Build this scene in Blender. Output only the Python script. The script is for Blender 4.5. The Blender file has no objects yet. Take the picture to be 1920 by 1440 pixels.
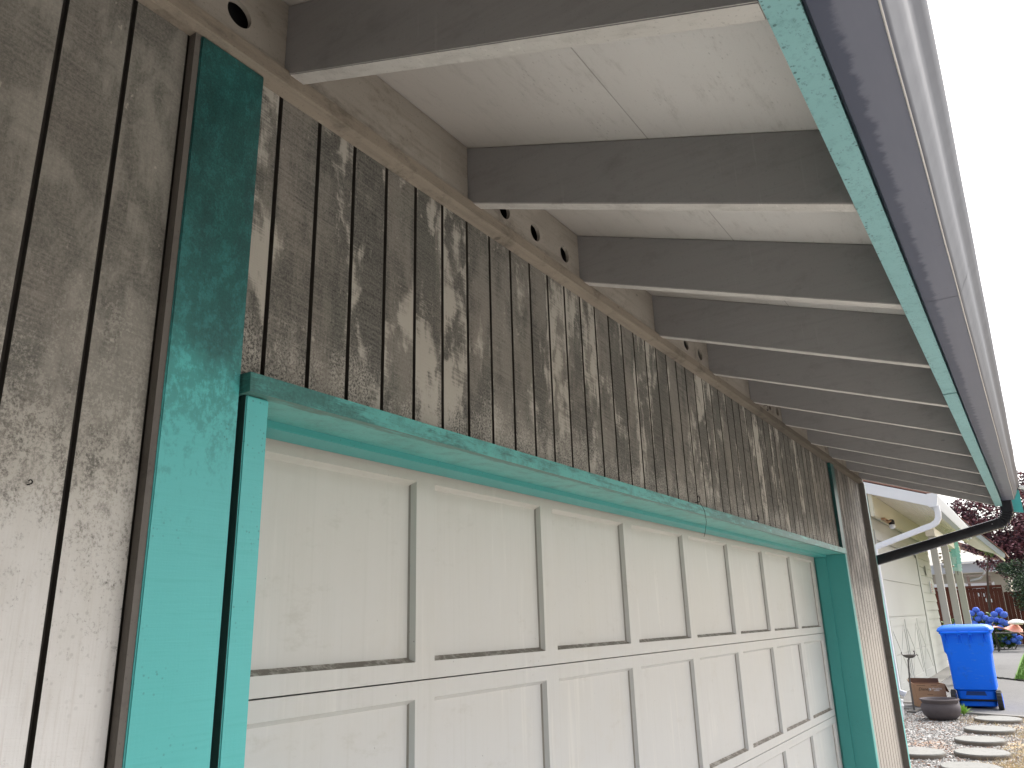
import bpy, bmesh, math, random
from mathutils import Vector, Matrix, noise as mnoise
random.seed(7)
SC = bpy.context.scene
COL = SC.collection
CZ = 1.65            # camera height above the garage slab; all z below are measured from the camera

# ------------------------------------------------------------------ camera
cam = bpy.data.cameras.new('camera'); co = bpy.data.objects.new('camera', cam); COL.objects.link(co)
Bm = Matrix(((0.5492976, -0.8351469, -0.0283146), (-0.2311365, -0.1844121, 0.9552843), (-0.8030243, -0.5181908, -0.2943301)))
co.matrix_world = Matrix.Translation((0, 0, CZ)) @ Bm.transposed().to_4x4()
cam.sensor_width = 36; cam.lens = 1455 / 1920 * 36; cam.clip_start = 0.02; cam.clip_end = 2000
SC.camera = co
# ------------------------------------------------------------------ world, sun, exposure
SUN_EL, SUN_AZ = math.radians(50), math.radians(60)     # azimuth measured from -Y towards +X
w = bpy.data.worlds.new('World'); SC.world = w; w.use_nodes = True
wt = w.node_tree; wt.nodes.clear()
sky = wt.nodes.new('ShaderNodeTexSky'); sky.sky_type = 'NISHITA'; sky.sun_disc = False
sky.sun_elevation = SUN_EL; sky.air_density = 1.0; sky.dust_density = 6.0; sky.ozone_density = 1.0
sdir = Vector((math.sin(SUN_AZ) * math.cos(SUN_EL), -math.cos(SUN_AZ) * math.cos(SUN_EL), math.sin(SUN_EL)))
sky.sun_rotation = math.atan2(sdir.x, sdir.y)
hs = wt.nodes.new('ShaderNodeHueSaturation'); hs.inputs['Saturation'].default_value = 0.3
bg = wt.nodes.new('ShaderNodeBackground'); bg.inputs['Strength'].default_value = 0.15
wo = wt.nodes.new('ShaderNodeOutputWorld')
wt.links.new(sky.outputs[0], hs.inputs['Color']); wt.links.new(hs.outputs[0], bg.inputs[0]); wt.links.new(bg.outputs[0], wo.inputs[0])
sl = bpy.data.lights.new('sun', 'SUN'); sl.energy = .5; sl.angle = math.radians(30); sl.color = (1, .96, .9)
so = bpy.data.objects.new('sun', sl); COL.objects.link(so)
so.rotation_euler = (-sdir).to_track_quat('-Z', 'Y').to_euler()
SC.view_settings.view_transform = 'Standard'; SC.view_settings.look = 'None'
SC.view_settings.exposure = 1.42; SC.view_settings.gamma = 1
SC.cycles.max_bounces = 8; SC.cycles.diffuse_bounces = 5

# ------------------------------------------------------------------ node helper
class N:
    def __init__(s, name, rough=.6, spec=.4, metallic=0.0):
        s.m = bpy.data.materials.new(name); s.m.use_nodes = True; s.t = s.m.node_tree
        s.b = s.t.nodes['Principled BSDF']; s.b.inputs['Roughness'].default_value = rough
        s.b.inputs['Specular IOR Level'].default_value = spec; s.b.inputs['Metallic'].default_value = metallic
        s._pos = None
    def put(s, sock, v):
        if isinstance(v, bpy.types.NodeSocket): s.t.links.new(v, sock)
        elif isinstance(v, (tuple, list)) and sock.type == 'RGBA': sock.default_value = (*v[:3], 1)
        else: sock.default_value = v
    def pos(s):
        if s._pos is None:
            g = s.t.nodes.new('ShaderNodeNewGeometry')
            s._pos = s.vm('SUBTRACT', g.outputs['Position'], (0, 0, CZ))
        return s._pos
    def vm(s, op, a, b):
        n = s.t.nodes.new('ShaderNodeVectorMath'); n.operation = op; s.put(n.inputs[0], a); s.put(n.inputs[1], b); return n.outputs[0]
    def ma(s, op, a, b=0.0, c=None, clamp=False):
        n = s.t.nodes.new('ShaderNodeMath'); n.operation = op; n.use_clamp = clamp
        s.put(n.inputs[0], a); s.put(n.inputs[1], b)
        if c is not None: s.put(n.inputs[2], c)
        return n.outputs[0]
    def add(s, *a):
        r = a[0]
        for x in a[1:]: r = s.ma('ADD', r, x)
        return r
    def mul(s, a, b): return s.ma('MULTIPLY', a, b)
    def xyz(s, v=None):
        n = s.t.nodes.new('ShaderNodeSeparateXYZ'); s.put(n.inputs[0], v if v is not None else s.pos()); return n.outputs
    def comb(s, x, y, z):
        n = s.t.nodes.new('ShaderNodeCombineXYZ'); s.put(n.inputs[0], x); s.put(n.inputs[1], y); s.put(n.inputs[2], z); return n.outputs[0]
    def noise(s, sc, detail=3, rough=.55, scale=1.0, off=(0, 0, 0), vec=None, dist=0.0):
        v = s.vm('MULTIPLY', vec if vec is not None else s.pos(), sc)
        if off != (0, 0, 0): v = s.vm('ADD', v, off)
        n = s.t.nodes.new('ShaderNodeTexNoise'); s.put(n.inputs['Vector'], v)
        n.inputs['Scale'].default_value = scale; n.inputs['Detail'].default_value = detail
        n.inputs['Roughness'].default_value = rough; n.inputs['Distortion'].default_value = dist
        return n.outputs[0]
    def step(s, v, lo, hi):
        n = s.t.nodes.new('ShaderNodeMapRange'); n.interpolation_type = 'SMOOTHSTEP'
        s.put(n.inputs[0], v); n.inputs[1].default_value = lo; n.inputs[2].default_value = hi
        n.inputs[3].default_value = 0; n.inputs[4].default_value = 1; return n.outputs[0]
    def mix(s, f, a, b, mode='MIX'):
        n = s.t.nodes.new('ShaderNodeMix'); n.data_type = 'RGBA'; n.blend_type = mode
        s.put(n.inputs[0], f); s.put(n.inputs[6], a); s.put(n.inputs[7], b); return n.outputs[2]
    def white(s, v):
        n = s.t.nodes.new('ShaderNodeTexWhiteNoise'); n.noise_dimensions = '1D'; s.put(n.inputs['W'], v); return n.outputs['Value']
    def voro(s, sc, scale, feat='F1', vec=None):
        n = s.t.nodes.new('ShaderNodeTexVoronoi'); n.feature = feat
        s.put(n.inputs['Vector'], s.vm('MULTIPLY', vec if vec is not None else s.pos(), sc)); n.inputs['Scale'].default_value = scale; return n
    def color(s, c): s.put(s.b.inputs['Base Color'], c); return s
    def rough(s, c): s.put(s.b.inputs['Roughness'], c); return s
    def bump(s, h, strength=.3, dist=.002):
        n = s.t.nodes.new('ShaderNodeBump'); n.inputs['Strength'].default_value = strength; n.inputs['Distance'].default_value = dist
        s.put(n.inputs['Height'], h); s.t.links.new(n.outputs[0], s.b.inputs['Normal']); return s

def spots(m, sc, scale, lo, hi):
    v = m.voro(sc, scale); d = v.outputs['Distance']
    return m.ma('SUBTRACT', 1.0, m.step(d, lo, hi))

M = {}
# ---- siding: rough sawn boards, taupe paint, mildew that gets heavier towards the eave
def mat_siding():
    m = N('weathered_siding_paint', .62, .35)
    X, Y, Z = m.xyz()
    board = m.ma('FLOOR', m.mul(m.ma('SUBTRACT', X, .845 - .1016 * 20), 1 / .1016))
    r = m.white(board); r2 = m.white(m.ma('ADD', board, 77.3))
    pv = m.comb(m.ma('ADD', X, m.mul(r, .05)), 0.0, m.ma('ADD', Z, m.mul(r2, .12)))
    kerf = m.noise((6, 1, 210), 2, .6, vec=m.comb(X, 0.0, m.ma('ADD', Z, m.mul(X, .10))))     # horizontal saw marks
    fib = m.noise((230, 1, 9), 3, .6)                # vertical fibre
    grain = m.noise((420, 1, 300), 2, .7)
    far = m.step(X, 3.6, 6.0)
    left = m.ma('SUBTRACT', 1.0, m.step(X, .62, .70))
    rt = m.step(X, 5.6, 5.8)
    # broad worn beige patches: smooth low-frequency shapes whose edges break up along saw marks
    fr_ = m.ma('FRACT', m.mul(m.ma('SUBTRACT', X, .845 - .1016 * 20), 1 / .1016))
    edw = m.step(m.mul(m.ma('ABSOLUTE', m.ma('SUBTRACT', fr_, .5)), 2.0), .66, .98)
    runs = m.noise((48, 1, 1.6), 3, .6, off=(11, 0, 4))
    big = m.noise((6.5, 1, 2.8), 2, .5, vec=pv, dist=.7)
    mid = m.noise((26, 1, 13), 4, .65, vec=pv, dist=.5)
    wear = m.add(m.mul(big, .72), m.mul(mid, .44), m.mul(m.ma('SUBTRACT', kerf, .5), .19), m.mul(m.ma('SUBTRACT', fib, .5), .08), m.mul(m.ma('SUBTRACT', r, .5), .14), m.mul(edw, .05), m.mul(m.ma('SUBTRACT', runs, .5), .12))
    clean = m.mul(m.step(m.ma('SUBTRACT', wear, m.mul(m.step(X, 1.6, 3.0), .026)), .585, .690), m.ma('SUBTRACT', 1.0, m.mul(m.step(X, 4.2, 5.4), .45)))
    # the grimier field: soft black blotches over a middling grey-brown
    blot = m.noise((9, 1, 4.5), 4, .62, vec=pv, off=(6, 0, 2), dist=.3)
    soot = m.step(m.add(blot, m.mul(m.ma('SUBTRACT', r2, .5), .22), m.mul(m.ma('SUBTRACT', grain, .5), .30), m.mul(m.ma('SUBTRACT', kerf, .5), .14), m.mul(m.ma('SUBTRACT', runs, .5), .25), m.mul(m.step(X, 1.5, 3.2), .03)), .33, .58)
    # height of the mildew front
    edge = m.add(Z, m.mul(m.ma('SUBTRACT', m.noise((9, 1, 5), 4, .6), .5), .40), m.mul(rt, .30))
    H = m.step(edge, .12, .48)
    fine = m.noise((210, 1, 170), 3, .8)
    med = m.noise((48, 1, 34), 4, .75)
    H2 = m.step(m.add(m.mul(edge, .9), m.mul(m.ma('SUBTRACT', fine, .5), .75), m.mul(m.ma('SUBTRACT', med, .5), .8)), .05, .36)
    spk2 = m.mul(spots(m, (1, 1, 1), 78, .12, .26), m.step(m.noise((9, 1, 7), 3, .7), .46, .60))
    Hs = m.ma('MAXIMUM', m.mul(H, m.add(.78, m.mul(m.step(X, 2.2, 4.2), .18))), m.mul(H2, .92))
    Hs = m.ma('MAXIMUM', Hs, m.mul(m.mul(spk2, m.step(edge, -.22, .20)), .8))
    thin = m.mul(m.ma('SUBTRACT', 1.0, m.step(m.add(edge, m.mul(m.ma('SUBTRACT', med, .5), .3)), .40, .56)), m.step(X, .7, .8))
    Hs = m.mul(Hs, m.ma('SUBTRACT', 1.0, m.mul(thin, m.mul(m.ma('SUBTRACT', 1.0, m.step(fine, .44, .58)), .8))))
    lclean = m.mul(left, m.mul(m.step(wear, .60, .72), .38))
    cl = m.ma('MAXIMUM', m.mul(clean, m.ma('SUBTRACT', 1.0, left)), lclean)
    mold = m.mul(Hs, m.ma('SUBTRACT', 1.0, m.mul(cl, .93)))
    mold = m.ma('MINIMUM', m.mul(mold, m.add(.86, m.mul(m.ma('SUBTRACT', kerf, .5), .5), m.mul(m.ma('SUBTRACT', fine, .5), .9))), 1.0, clamp=True)
    tone = m.noise((3, 1, 2), 2, .5, off=(3, 0, 9))
    base = m.mix(tone, (.36, .335, .287), (.42, .395, .345))
    lowleft = m.mul(m.ma('SUBTRACT', 1.0, m.step(edge, -.2, .3)), m.ma('SUBTRACT', 1.0, far))
    base = m.mix(lowleft, base, (.60, .585, .57))
    base = m.mix(rt, base, (.30, .275, .25))
    base = m.mix(m.mul(m.step(fib, .45, .75), m.add(.30, m.mul(rt, .35))), base, (.40, .36, .32))
    soot = m.mul(soot, m.ma('SUBTRACT', 1.0, m.mul(left, .42)))
    dark = m.mix(soot, (.138, .127, .109), (.025, .025, .023))
    dark = m.mix(m.mul(m.step(X, 2.2, 4.2), .55), dark, m.mix(soot, (.088, .077, .066), (.027, .025, .024)))
    dark = m.mix(m.mul(m.step(m.noise((7, 1, 3), 3, off=(1, 0, 31)), .48, .66), .5), dark, m.mix(soot, (.148, .127, .110), (.047, .042, .038)))
    dark = m.mix(m.mul(m.step(m.noise((6, 1, 3), 3, off=(21, 0, 3)), .52, .68), .4), dark, m.mix(soot, (.12, .125, .095), (.035, .042, .034)))
    c = m.mix(mold, base, dark)
    nail = m.mul(spots(m, (1, 1, .35), 15, .02, .035), m.step(Z, -.6, -.4))
    c = m.mix(m.mul(nail, .7), c, (.05, .045, .04))
    # flaked paint chips
    chip = m.mul(m.step(m.noise((34, 1, 20), 3, .7, off=(5, 0, 5)), .67, .70), m.step(Z, .3, .45))
    c = m.mix(m.mul(chip, .6), c, (.40, .365, .31))
    crack = m.mul(m.step(m.noise((46, 1, 110), 4, .75), .60, .66), m.ma('SUBTRACT', 1.0, m.step(edge, -.5, .1)))
    c = m.mix(m.mul(crack, .22), c, (.38, .36, .34))
    m.color(c)
    m.rough(m.add(.40, m.mul(Hs, .30), m.mul(fib, .12)))
    m.bump(m.add(m.mul(kerf, .8), m.mul(fib, .8), m.mul(grain, .4), m.mul(crack, -1.0)), .55, .0016)
    return m.m
M['siding'] = mat_siding()

def mat_teal(name, moldz=None, dirt=.0, base=(.065, .36, .35), cln=(.085, .42, .41)):
    m = N(name, .42, .4); X, Y, Z = m.xyz()
    kerf = m.noise((8, 8, 150), 3, .6); fib = m.noise((150, 150, 7), 3, .6); gr = m.noise((330, 330, 260), 2, .7)
    c = m.mix(m.noise((4, 4, 3), 3), base, cln)
    c = m.mix(m.mul(m.step(kerf, .5, .75), .18), c, (.04, .30, .27))
    pin = m.mul(spots(m, (1, 1, 1), 95, .10, .22), m.step(m.noise((6, 6, 6), 2), .45, .6))
    c = m.mix(m.mul(pin, .5), c, (.03, .10, .09))
    if moldz is not None:
        e = m.add(Z, m.mul(m.ma('SUBTRACT', m.noise((16, 16, 8), 4, .65), .5), .22))
        soft = m.step(e, moldz - .42, moldz + .0)
        hard = m.mul(m.step(e, moldz - .05, moldz + .05), m.add(.72, m.mul(m.step(Z, moldz, moldz + .45), .28)))
        sp = m.step(m.add(m.mul(m.noise((60, 60, 40), 4, .75), .8), m.mul(soft, .22)), .50, .66)
        c = m.mix(m.mul(m.mul(sp, soft), .75), c, (.035, .20, .18))
        var = m.add(.74, m.mul(m.ma('SUBTRACT', m.noise((9, 9, 4), 5, .6, off=(2, 2, 2)), .5), .6), m.mul(m.ma('SUBTRACT', gr, .5), .5))
        c = m.mix(m.ma('MINIMUM', m.mul(hard, m.add(var, .08)), .97, clamp=True), c, m.mix(m.step(m.noise((7, 7, 2.5), 4, .6, off=(5, 1, 2)), .42, .62), (.007, .030, .028), (.010, .016, .018)))
    if dirt:
        d = m.step(m.noise((18, 18, 18), 5, .7, off=(4, 4, 4)), .60 - dirt * .2, .78)
        c = m.mix(m.mul(d, dirt), c, (.045, .15, .13))
        d2 = m.step(m.noise((90, 90, 90), 3, .7), .58, .70)
        c = m.mix(m.mul(d2, dirt * .45), c, (.03, .10, .09))
        gmn = m.t.nodes.new('ShaderNodeNewGeometry'); nz = m.xyz(gmn.outputs['True Normal'])[2]
        under = m.ma('SUBTRACT', 1.0, m.step(nz, -.8, -.5))
        fr = m.ma('SUBTRACT', 1.0, m.step(m.add(Y, m.mul(m.noise((10, 90, 1), 4, .75), .10)), 1.082, 1.100))
        if dirt > .5:
            c = m.mix(m.mul(m.mul(under, fr), m.add(.35, m.mul(m.noise((60, 240, 1), 3, .7), .7))), c, (.045, .055, .042))
            c = m.mix(m.mul(under, .12), c, (.24, .36, .29))
            fd = m.step(m.add(m.mul(m.noise((5, 5, 30), 5, .75), 1.0), m.mul(m.step(X, 1.2, .8), .12), m.mul(m.step(X, 1.8, 4.0), .14)), .48, .64)
            c = m.mix(m.mul(m.mul(fd, m.ma('SUBTRACT', 1.0, under)), m.add(.30, m.mul(m.noise((140, 140, 140), 2, .8), .8))), c, (.025, .085, .075))
    m.color(c); m.bump(m.add(kerf, m.mul(fib, .5), m.mul(gr, .3)), .35, .0012); return m.m
M['teal_post'] = mat_teal('mildewed_teal_paint', .43)
M['teal'] = mat_teal('teal_paint', None, .0)
M['teal_head'] = mat_teal('grimy_teal_paint', None, .85, (.075, .31, .28), (.10, .36, .33))
M['teal_far'] = mat_teal('dark_mildewed_teal_paint', .10, .3)
M['teal_shaded'] = mat_teal('shaded_teal_paint', None, .05, (.045, .255, .24), (.055, .29, .275))  # teal darkened in colour for the shade inside the door reveal

def mat_fascia():
    m = N('fascia_paint', .5, .4)
    c = m.mix(m.noise((5, 5, 5), 4), (.14, .30, .30), (.20, .385, .385))
    c = m.mix(m.mul(m.step(m.noise((30, 30, 30), 5, .75), .50, .70), .55), c, (.09, .21, .20))
    c = m.mix(m.mul(m.step(m.noise((70, 140, 70), 3, .8), .58, .68), .5), c, (.06, .13, .13))
    X, Y, Z = m.xyz()
    edge = m.ma('ABSOLUTE', m.ma('SUBTRACT', Y, .132))
    near = m.step(edge, .008, .021)
    sp = m.mul(spots(m, (1, 1, 1), 120, .22, .36), m.step(m.noise((11, 40, 20), 3, .6), .42, .54))
    c = m.mix(m.mul(sp, m.add(m.mul(near, .75), .15)), c, (.02, .06, .06))
    m.color(c); m.bump(m.noise((12, 140, 140), 3), .3, .001); return m.m
M['fascia'] = mat_fascia()

def mat_soffit():
    m = N('soffit_paint', .75, .2)
    g = m.noise((14, 160, 160), 3, .6)
    c = m.mix(m.noise((1.6, 2.5, 2), 4, .6), (.54, .505, .475), (.63, .61, .585))
    X, Y, Z = m.xyz()
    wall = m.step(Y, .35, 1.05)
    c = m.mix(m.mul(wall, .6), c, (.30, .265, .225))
    st = m.step(m.noise((8, 26, 34), 6, .78, off=(7, 1, 0)), .50, .80)
    c = m.mix(m.mul(st, .55), c, (.27, .245, .215))
    sp = m.mul(spots(m, (.55, 1.3, 1), 95, .10, .26), m.step(m.noise((4, 7, 5), 4, .7), .50, .66))
    c = m.mix(m.mul(sp, .38), c, (.18, .165, .15))
    fl = m.step(m.noise((190, 330, 330), 2, .7), .60, .72)
    c = m.mix(m.mul(fl, .16), c, (.20, .18, .16))
    seam = m.ma('SUBTRACT', 1.0, m.step(m.ma('ABSOLUTE', m.ma('SUBTRACT', Y, .545)), .0006, .002))
    c = m.mix(m.mul(seam, .6), c, (.18, .16, .14))
    m.color(c); m.bump(m.ma('SUBTRACT', g, m.mul(seam, 2.0)), .35, .001); return m.m
M['soffit'] = mat_soffit()

def mat_wood(name, a, b, stain, amt=.4, axis=1, bumpy=.4, sidedark=None, farm=0):
    m = N(name, .7, .25)
    s = [55, 55, 55]; s[axis] = 3
    s2 = [260, 260, 260]; s2[axis] = 12
    g = m.noise(tuple(s), 4, .65); g2 = m.noise(tuple(s2), 2, .6)
    c = m.mix(m.noise((4, 4, 4), 4, .6), a, b)
    c = m.mix(m.mul(m.step(g, .45, .75), .30), c, stain)
    st = m.step(m.noise((9, 9, 14), 5, .7, off=(9, 3, 1)), .50, .74)
    c = m.mix(m.mul(st, amt), c, stain)
    fl = m.step(m.noise((170, 170, 170), 2, .7), .60, .70)
    c = m.mix(m.mul(fl, .25), c, tuple(k * .4 for k in stain))
    drip = m.mul(m.step(m.noise((30, 70, 3.5), 3, .6, off=(4, 4, 0)), .60, .68), m.step(m.noise((5, 5, 2), 2, .5, off=(9, 9, 9)), .54, .66))
    c = m.mix(m.mul(drip, .4), c, tuple(min(1, k * 1.25) for k in b))
    kn = m.voro((1.2, 1.0, 2.2), 5.0).outputs['Distance']
    c = m.mix(m.mul(m.ma('SUBTRACT', 1.0, m.step(kn, .03, .07)), .55), c, tuple(k * .35 for k in stain))
    scr = m.step(m.noise((22, 22, 60), 4, .8, off=(1, 9, 4)), .70, .74)
    c = m.mix(m.mul(scr, .35), c, tuple(min(1, k * 1.5) for k in b))
    if sidedark:                       # side faces darkened in colour to stand in for their shade
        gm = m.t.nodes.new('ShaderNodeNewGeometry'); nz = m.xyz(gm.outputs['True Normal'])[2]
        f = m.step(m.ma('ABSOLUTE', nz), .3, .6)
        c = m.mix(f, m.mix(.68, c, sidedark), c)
    if farm: c = m.mix(m.mul(m.step(m.add(m.xyz()[0], m.mul(m.noise((2, 2, 2), 3), 2.0)), 3.4, 5.6), farm), c, tuple(k * .55 for k in stain))
    m.color(c); m.bump(m.add(g, m.mul(g2, .8)), bumpy, .0012); return m.m
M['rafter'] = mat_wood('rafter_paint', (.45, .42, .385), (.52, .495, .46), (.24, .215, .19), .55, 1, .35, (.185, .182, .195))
M['block'] = mat_wood('blocking_paint', (.26, .228, .192), (.365, .33, .285), (.12, .10, .08), .65, 0, .45, None, .35)
M['frieze'] = mat_wood('frieze_paint', (.20, .165, .13), (.30, .255, .20), (.075, .062, .05), .7, 0, .8, None, .7)
M['bareboard'] = mat_wood('bare_board', (.10, .09, .08), (.15, .135, .12), (.06, .05, .045), .5, 2, .6)

def mat_door():
    m = N('garage_door_paint', .38, .45); X, Y, Z = m.xyz()
    st = m.noise((16, 16, 1.8), 4, .6); f = m.noise((240, 240, 14), 2, .6)
    c = m.mix(st, (.43, .412, .368), (.475, .46, .425))
    c = m.mix(m.step(m.add(Z, m.mul(m.ma('SUBTRACT', m.noise((5, 5, 3), 3), .5), .5)), .35, -.55), c, (.45, .45, .445))
    c = m.mix(m.mul(m.step(m.noise((7, 7, 9), 5, .7), .56, .78), .28), c, (.41, .38, .33))
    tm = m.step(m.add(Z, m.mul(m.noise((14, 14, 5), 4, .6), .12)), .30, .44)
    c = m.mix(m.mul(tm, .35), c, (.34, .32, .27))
    sp = m.mul(spots(m, (1, 1, .8), 34, .035, .06), m.step(m.noise((4, 4, 4), 2), .5, .6))
    c = m.mix(m.mul(sp, .6), c, (.10, .09, .08))
    br = m.noise((90, 90, 2.2), 3, .65, off=(2, 0, 7))
    c = m.mix(m.mul(m.step(br, .50, .72), .13), c, (.33, .31, .27))
    run = m.mul(m.step(m.noise((26, 26, 1.4), 3, .6, off=(7, 0, 1)), .56, .70), m.step(m.noise((3, 3, 3), 2, .5, off=(3, 8, 1)), .42, .6))
    c = m.mix(m.mul(run, .28), c, (.62, .60, .55))
    smg = m.step(m.noise((6, 6, 11), 5, .75, off=(12, 3, 5)), .58, .74)
    c = m.mix(m.mul(smg, .30), c, (.30, .27, .23))
    m.color(c); m.rough(m.add(.32, m.mul(st, .16))); m.bump(m.add(f, m.mul(st, .5)), .18, .0008); return m.m
M['door'] = mat_door()
def mat_doordirt():
    m = N('panel_edge_paint', .55, .3)
    c = m.mix(m.step(m.noise((40, 40, 60), 4, .7), .34, .56), (.37, .34, .30), (.17, .145, .12)); m.color(c); return m.m
M['dooredge'] = mat_doordirt()
M['doorside'] = None

def flat(name, a, b=None, rough=.6, sc=4, spec=.4, metallic=0, bump=.15, bsc=60):
    m = N(name, rough, spec, metallic); b = b or tuple(k * .8 for k in a)
    g = m.t.nodes.new('ShaderNodeTexCoord').outputs['Object']
    c = m.mix(m.noise((sc, sc, sc), 4, .65, vec=g), a, b)
    m.color(c); m.bump(m.noise((bsc, bsc, bsc), 3, vec=g), bump, .002); return m.m
def mat_gutter():
    m = N('bronze_gutter_enamel', .5, .06); X, Y, Z = m.xyz()
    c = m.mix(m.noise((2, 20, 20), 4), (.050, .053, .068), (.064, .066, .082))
    underlit = m.mul(m.step(Y, .0262, .029), m.ma('SUBTRACT', 1.0, m.step(Z, .78, .80)))      # underside painted paler for ground bounce and flare, front kept dark
    c = m.mix(underlit, c, m.mix(m.noise((3, 22, 22), 5, .7), (.115, .122, .155), (.145, .148, .180)))
    n = m.noise((26, 14, 14), 5, .7)
    e = m.step(m.add(Y, m.mul(m.ma('SUBTRACT', n, .5), .040)), .074, .086)
    c = m.mix(m.mul(e, .6), c, (.030, .036, .06))
    sp = m.mul(spots(m, (1, 1, 1), 70, .06, .14), m.step(m.noise((3, 30, 30), 2), .55, .62))
    c = m.mix(m.mul(sp, .6), c, (.08, .075, .07))
    m.color(c); m.rough(m.add(.38, m.mul(n, .10))); return m.m
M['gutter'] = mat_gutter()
M['doorside'] = flat('panel_crease_paint', (.27, .25, .22), (.17, .155, .135), .6, 16)
M['downspout'] = flat('dark_downspout_enamel', (.014, .014, .018), (.024, .023, .026), .27, 6)
M['gutlip'] = flat('worn_gutter_edge', (.55, .52, .50), (.42, .40, .38), .4)
M['dark'] = flat('attic_dark', (.012, .012, .014), (.02, .018, .016), .9)
M['shingle'] = flat('asphalt_shingle', (.09, .085, .08), (.05, .048, .045), .95, 30, .1, 0, .8)
M['metal'] = flat('dark_wire', (.02, .018, .016), None, .5, 20, .5, .6)
M['groove'] = flat('groove_grime', (.020, .019, .018), (.07, .06, .05), .8, 14, .2, 0, .5, 90)

# ------------------------------------------------------------------ mesh builder
class MB:
    def __init__(s): s.v = []; s.f = []; s.mi = []; s.cur = 0
    def face(s, pts):
        i = len(s.v); s.v += [tuple(p) for p in pts]; s.f.append(list(range(i, i + len(pts)))); s.mi.append(s.cur)
    def hexa(s, p):      # p: 8 points, bottom loop 0-3 ccw seen from above, top 4-7
        i = len(s.v); s.v += [tuple(q) for q in p]
        for f in ((3, 2, 1, 0), (4, 5, 6, 7), (0, 1, 5, 4), (1, 2, 6, 5), (2, 3, 7, 6), (3, 0, 4, 7)):
            s.f.append([i + k for k in f]); s.mi.append(s.cur)
    def box(s, x0, x1, y0, y1, z0, z1):
        s.hexa([(x0, y0, z0), (x1, y0, z0), (x1, y1, z0), (x0, y1, z0), (x0, y0, z1), (x1, y0, z1), (x1, y1, z1), (x0, y1, z1)])
    def bar(s, a, b, w, h, up=(0, 0, 1)):
        a = Vector(a); b = Vector(b); d = (b - a).normalized(); u = Vector(up)
        r = d.cross(u); r.normalize(); u = r.cross(d).normalized()
        r *= w / 2; u *= h / 2
        s.hexa([a - r - u, a + r - u, b + r - u, b - r - u, a - r + u, a + r + u, b + r + u, b - r + u])
    def prism(s, poly, axis, t0, t1):
        # poly of 2D points; axis 0: (y,z) extruded along x ; 1: (x,z) along y ; 2: (x,y) along z
        def P(p, t): return (t, p[0], p[1]) if axis == 0 else (p[0], t, p[1]) if axis == 1 else (p[0], p[1], t)
        n = len(poly); i = len(s.v)
        s.v += [P(p, t0) for p in poly] + [P(p, t1) for p in poly]
        s.f.append([i + k for k in range(n)][::-1]); s.f.append([i + n + k for k in range(n)]); s.mi += [s.cur] * 2
        for k in range(n):
            s.f.append([i + k, i + (k + 1) % n, i + n + (k + 1) % n, i + n + k]); s.mi.append(s.cur)
    def loft(s, rings, cap=True, closed=True):
        i = len(s.v); n = len(rings[0])
        for r in rings: s.v += [tuple(p) for p in r]
        for a in range(len(rings) - 1):
            for k in range(n if closed else n - 1):
                s.f.append([i + a * n + k, i + a * n + (k + 1) % n, i + (a + 1) * n + (k + 1) % n, i + (a + 1) * n + k]); s.mi.append(s.cur)
        if cap:
            s.f.append([i + k for k in range(n)][::-1]); s.f.append([i + (len(rings) - 1) * n + k for k in range(n)]); s.mi += [s.cur] * 2
    def tube(s, path, r, n=8, cap=True):
        path = [Vector(p) for p in path]; rings = []; u = None
        for k, p in enumerate(path):
            d = (path[min(k + 1, len(path) - 1)] - path[max(k - 1, 0)]).normalized()
            if u is None:
                u = Vector((0, 0, 1)) if abs(d.z) < .9 else Vector((1, 0, 0))
            u = (u - d * u.dot(d)).normalized(); v = d.cross(u)
            rr = r[k] if isinstance(r, (list, tuple)) else r
            rings.append([p + (u * math.cos(2 * math.pi * j / n) + v * math.sin(2 * math.pi * j / n)) * rr for j in range(n)])
        s.loft(rings, cap)
    def lathe(s, prof, c, n=40, cap=False):
        rings = [[(c[0] + r * math.cos(2 * math.pi * j / n), c[1] + r * math.sin(2 * math.pi * j / n), c[2] + z) for j in range(n)] for r, z in prof]
        s.loft(rings, cap)
    def build(s, name, mats, parent=None, org=None, bevel=0, smooth=False, fix=True):
        if not isinstance(mats, (list, tuple)): mats = [mats]
        if parent is not None: o0 = parent['_o']
        else: o0 = org if org is not None else (0, 0, -CZ)
        me = bpy.data.meshes.new(name)
        me.from_pydata([(x - o0[0], y - o0[1], z - o0[2]) for x, y, z in s.v], [], s.f)
        for m in mats: me.materials.append(m)
        me.polygons.foreach_set('material_index', s.mi)
        if smooth: me.polygons.foreach_set('use_smooth', [True] * len(me.polygons))
        bm = bmesh.new(); bm.from_mesh(me)
        if fix:
            bmesh.ops.remove_doubles(bm, verts=bm.verts, dist=1e-5)
            bmesh.ops.recalc_face_normals(bm, faces=bm.faces)
        if bevel:
            es = [e for e in bm.edges if len(e.link_faces) == 2 and e.calc_face_angle(0) > .6]
            bmesh.ops.bevel(bm, geom=es, offset=bevel, segments=2, affect='EDGES', clamp_overlap=True)
        bm.to_mesh(me); bm.free(); me.update()
        if smooth and hasattr(me, 'set_sharp_from_angle'): me.set_sharp_from_angle(angle=math.radians(40))
        o = bpy.data.objects.new(name, me); COL.objects.link(o)
        if parent is not None:
            o.parent = parent; REG[o.name] = o0
        else:
            o.location = (o0[0], o0[1], o0[2] + CZ)
        ORG[o.name] = o0
        return o
REG = {}; ORG = {}
class _P(dict): pass
def thing(name, label, cat, loc, group=None):
    o = bpy.data.objects.new(name, None); o.empty_display_size = .2; COL.objects.link(o)
    o.location = (loc[0], loc[1], loc[2] + CZ); o['label'] = label; o['category'] = cat
    if group: o['group'] = group
    ORG[o.name] = loc
    return o
_build = MB.build
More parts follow.
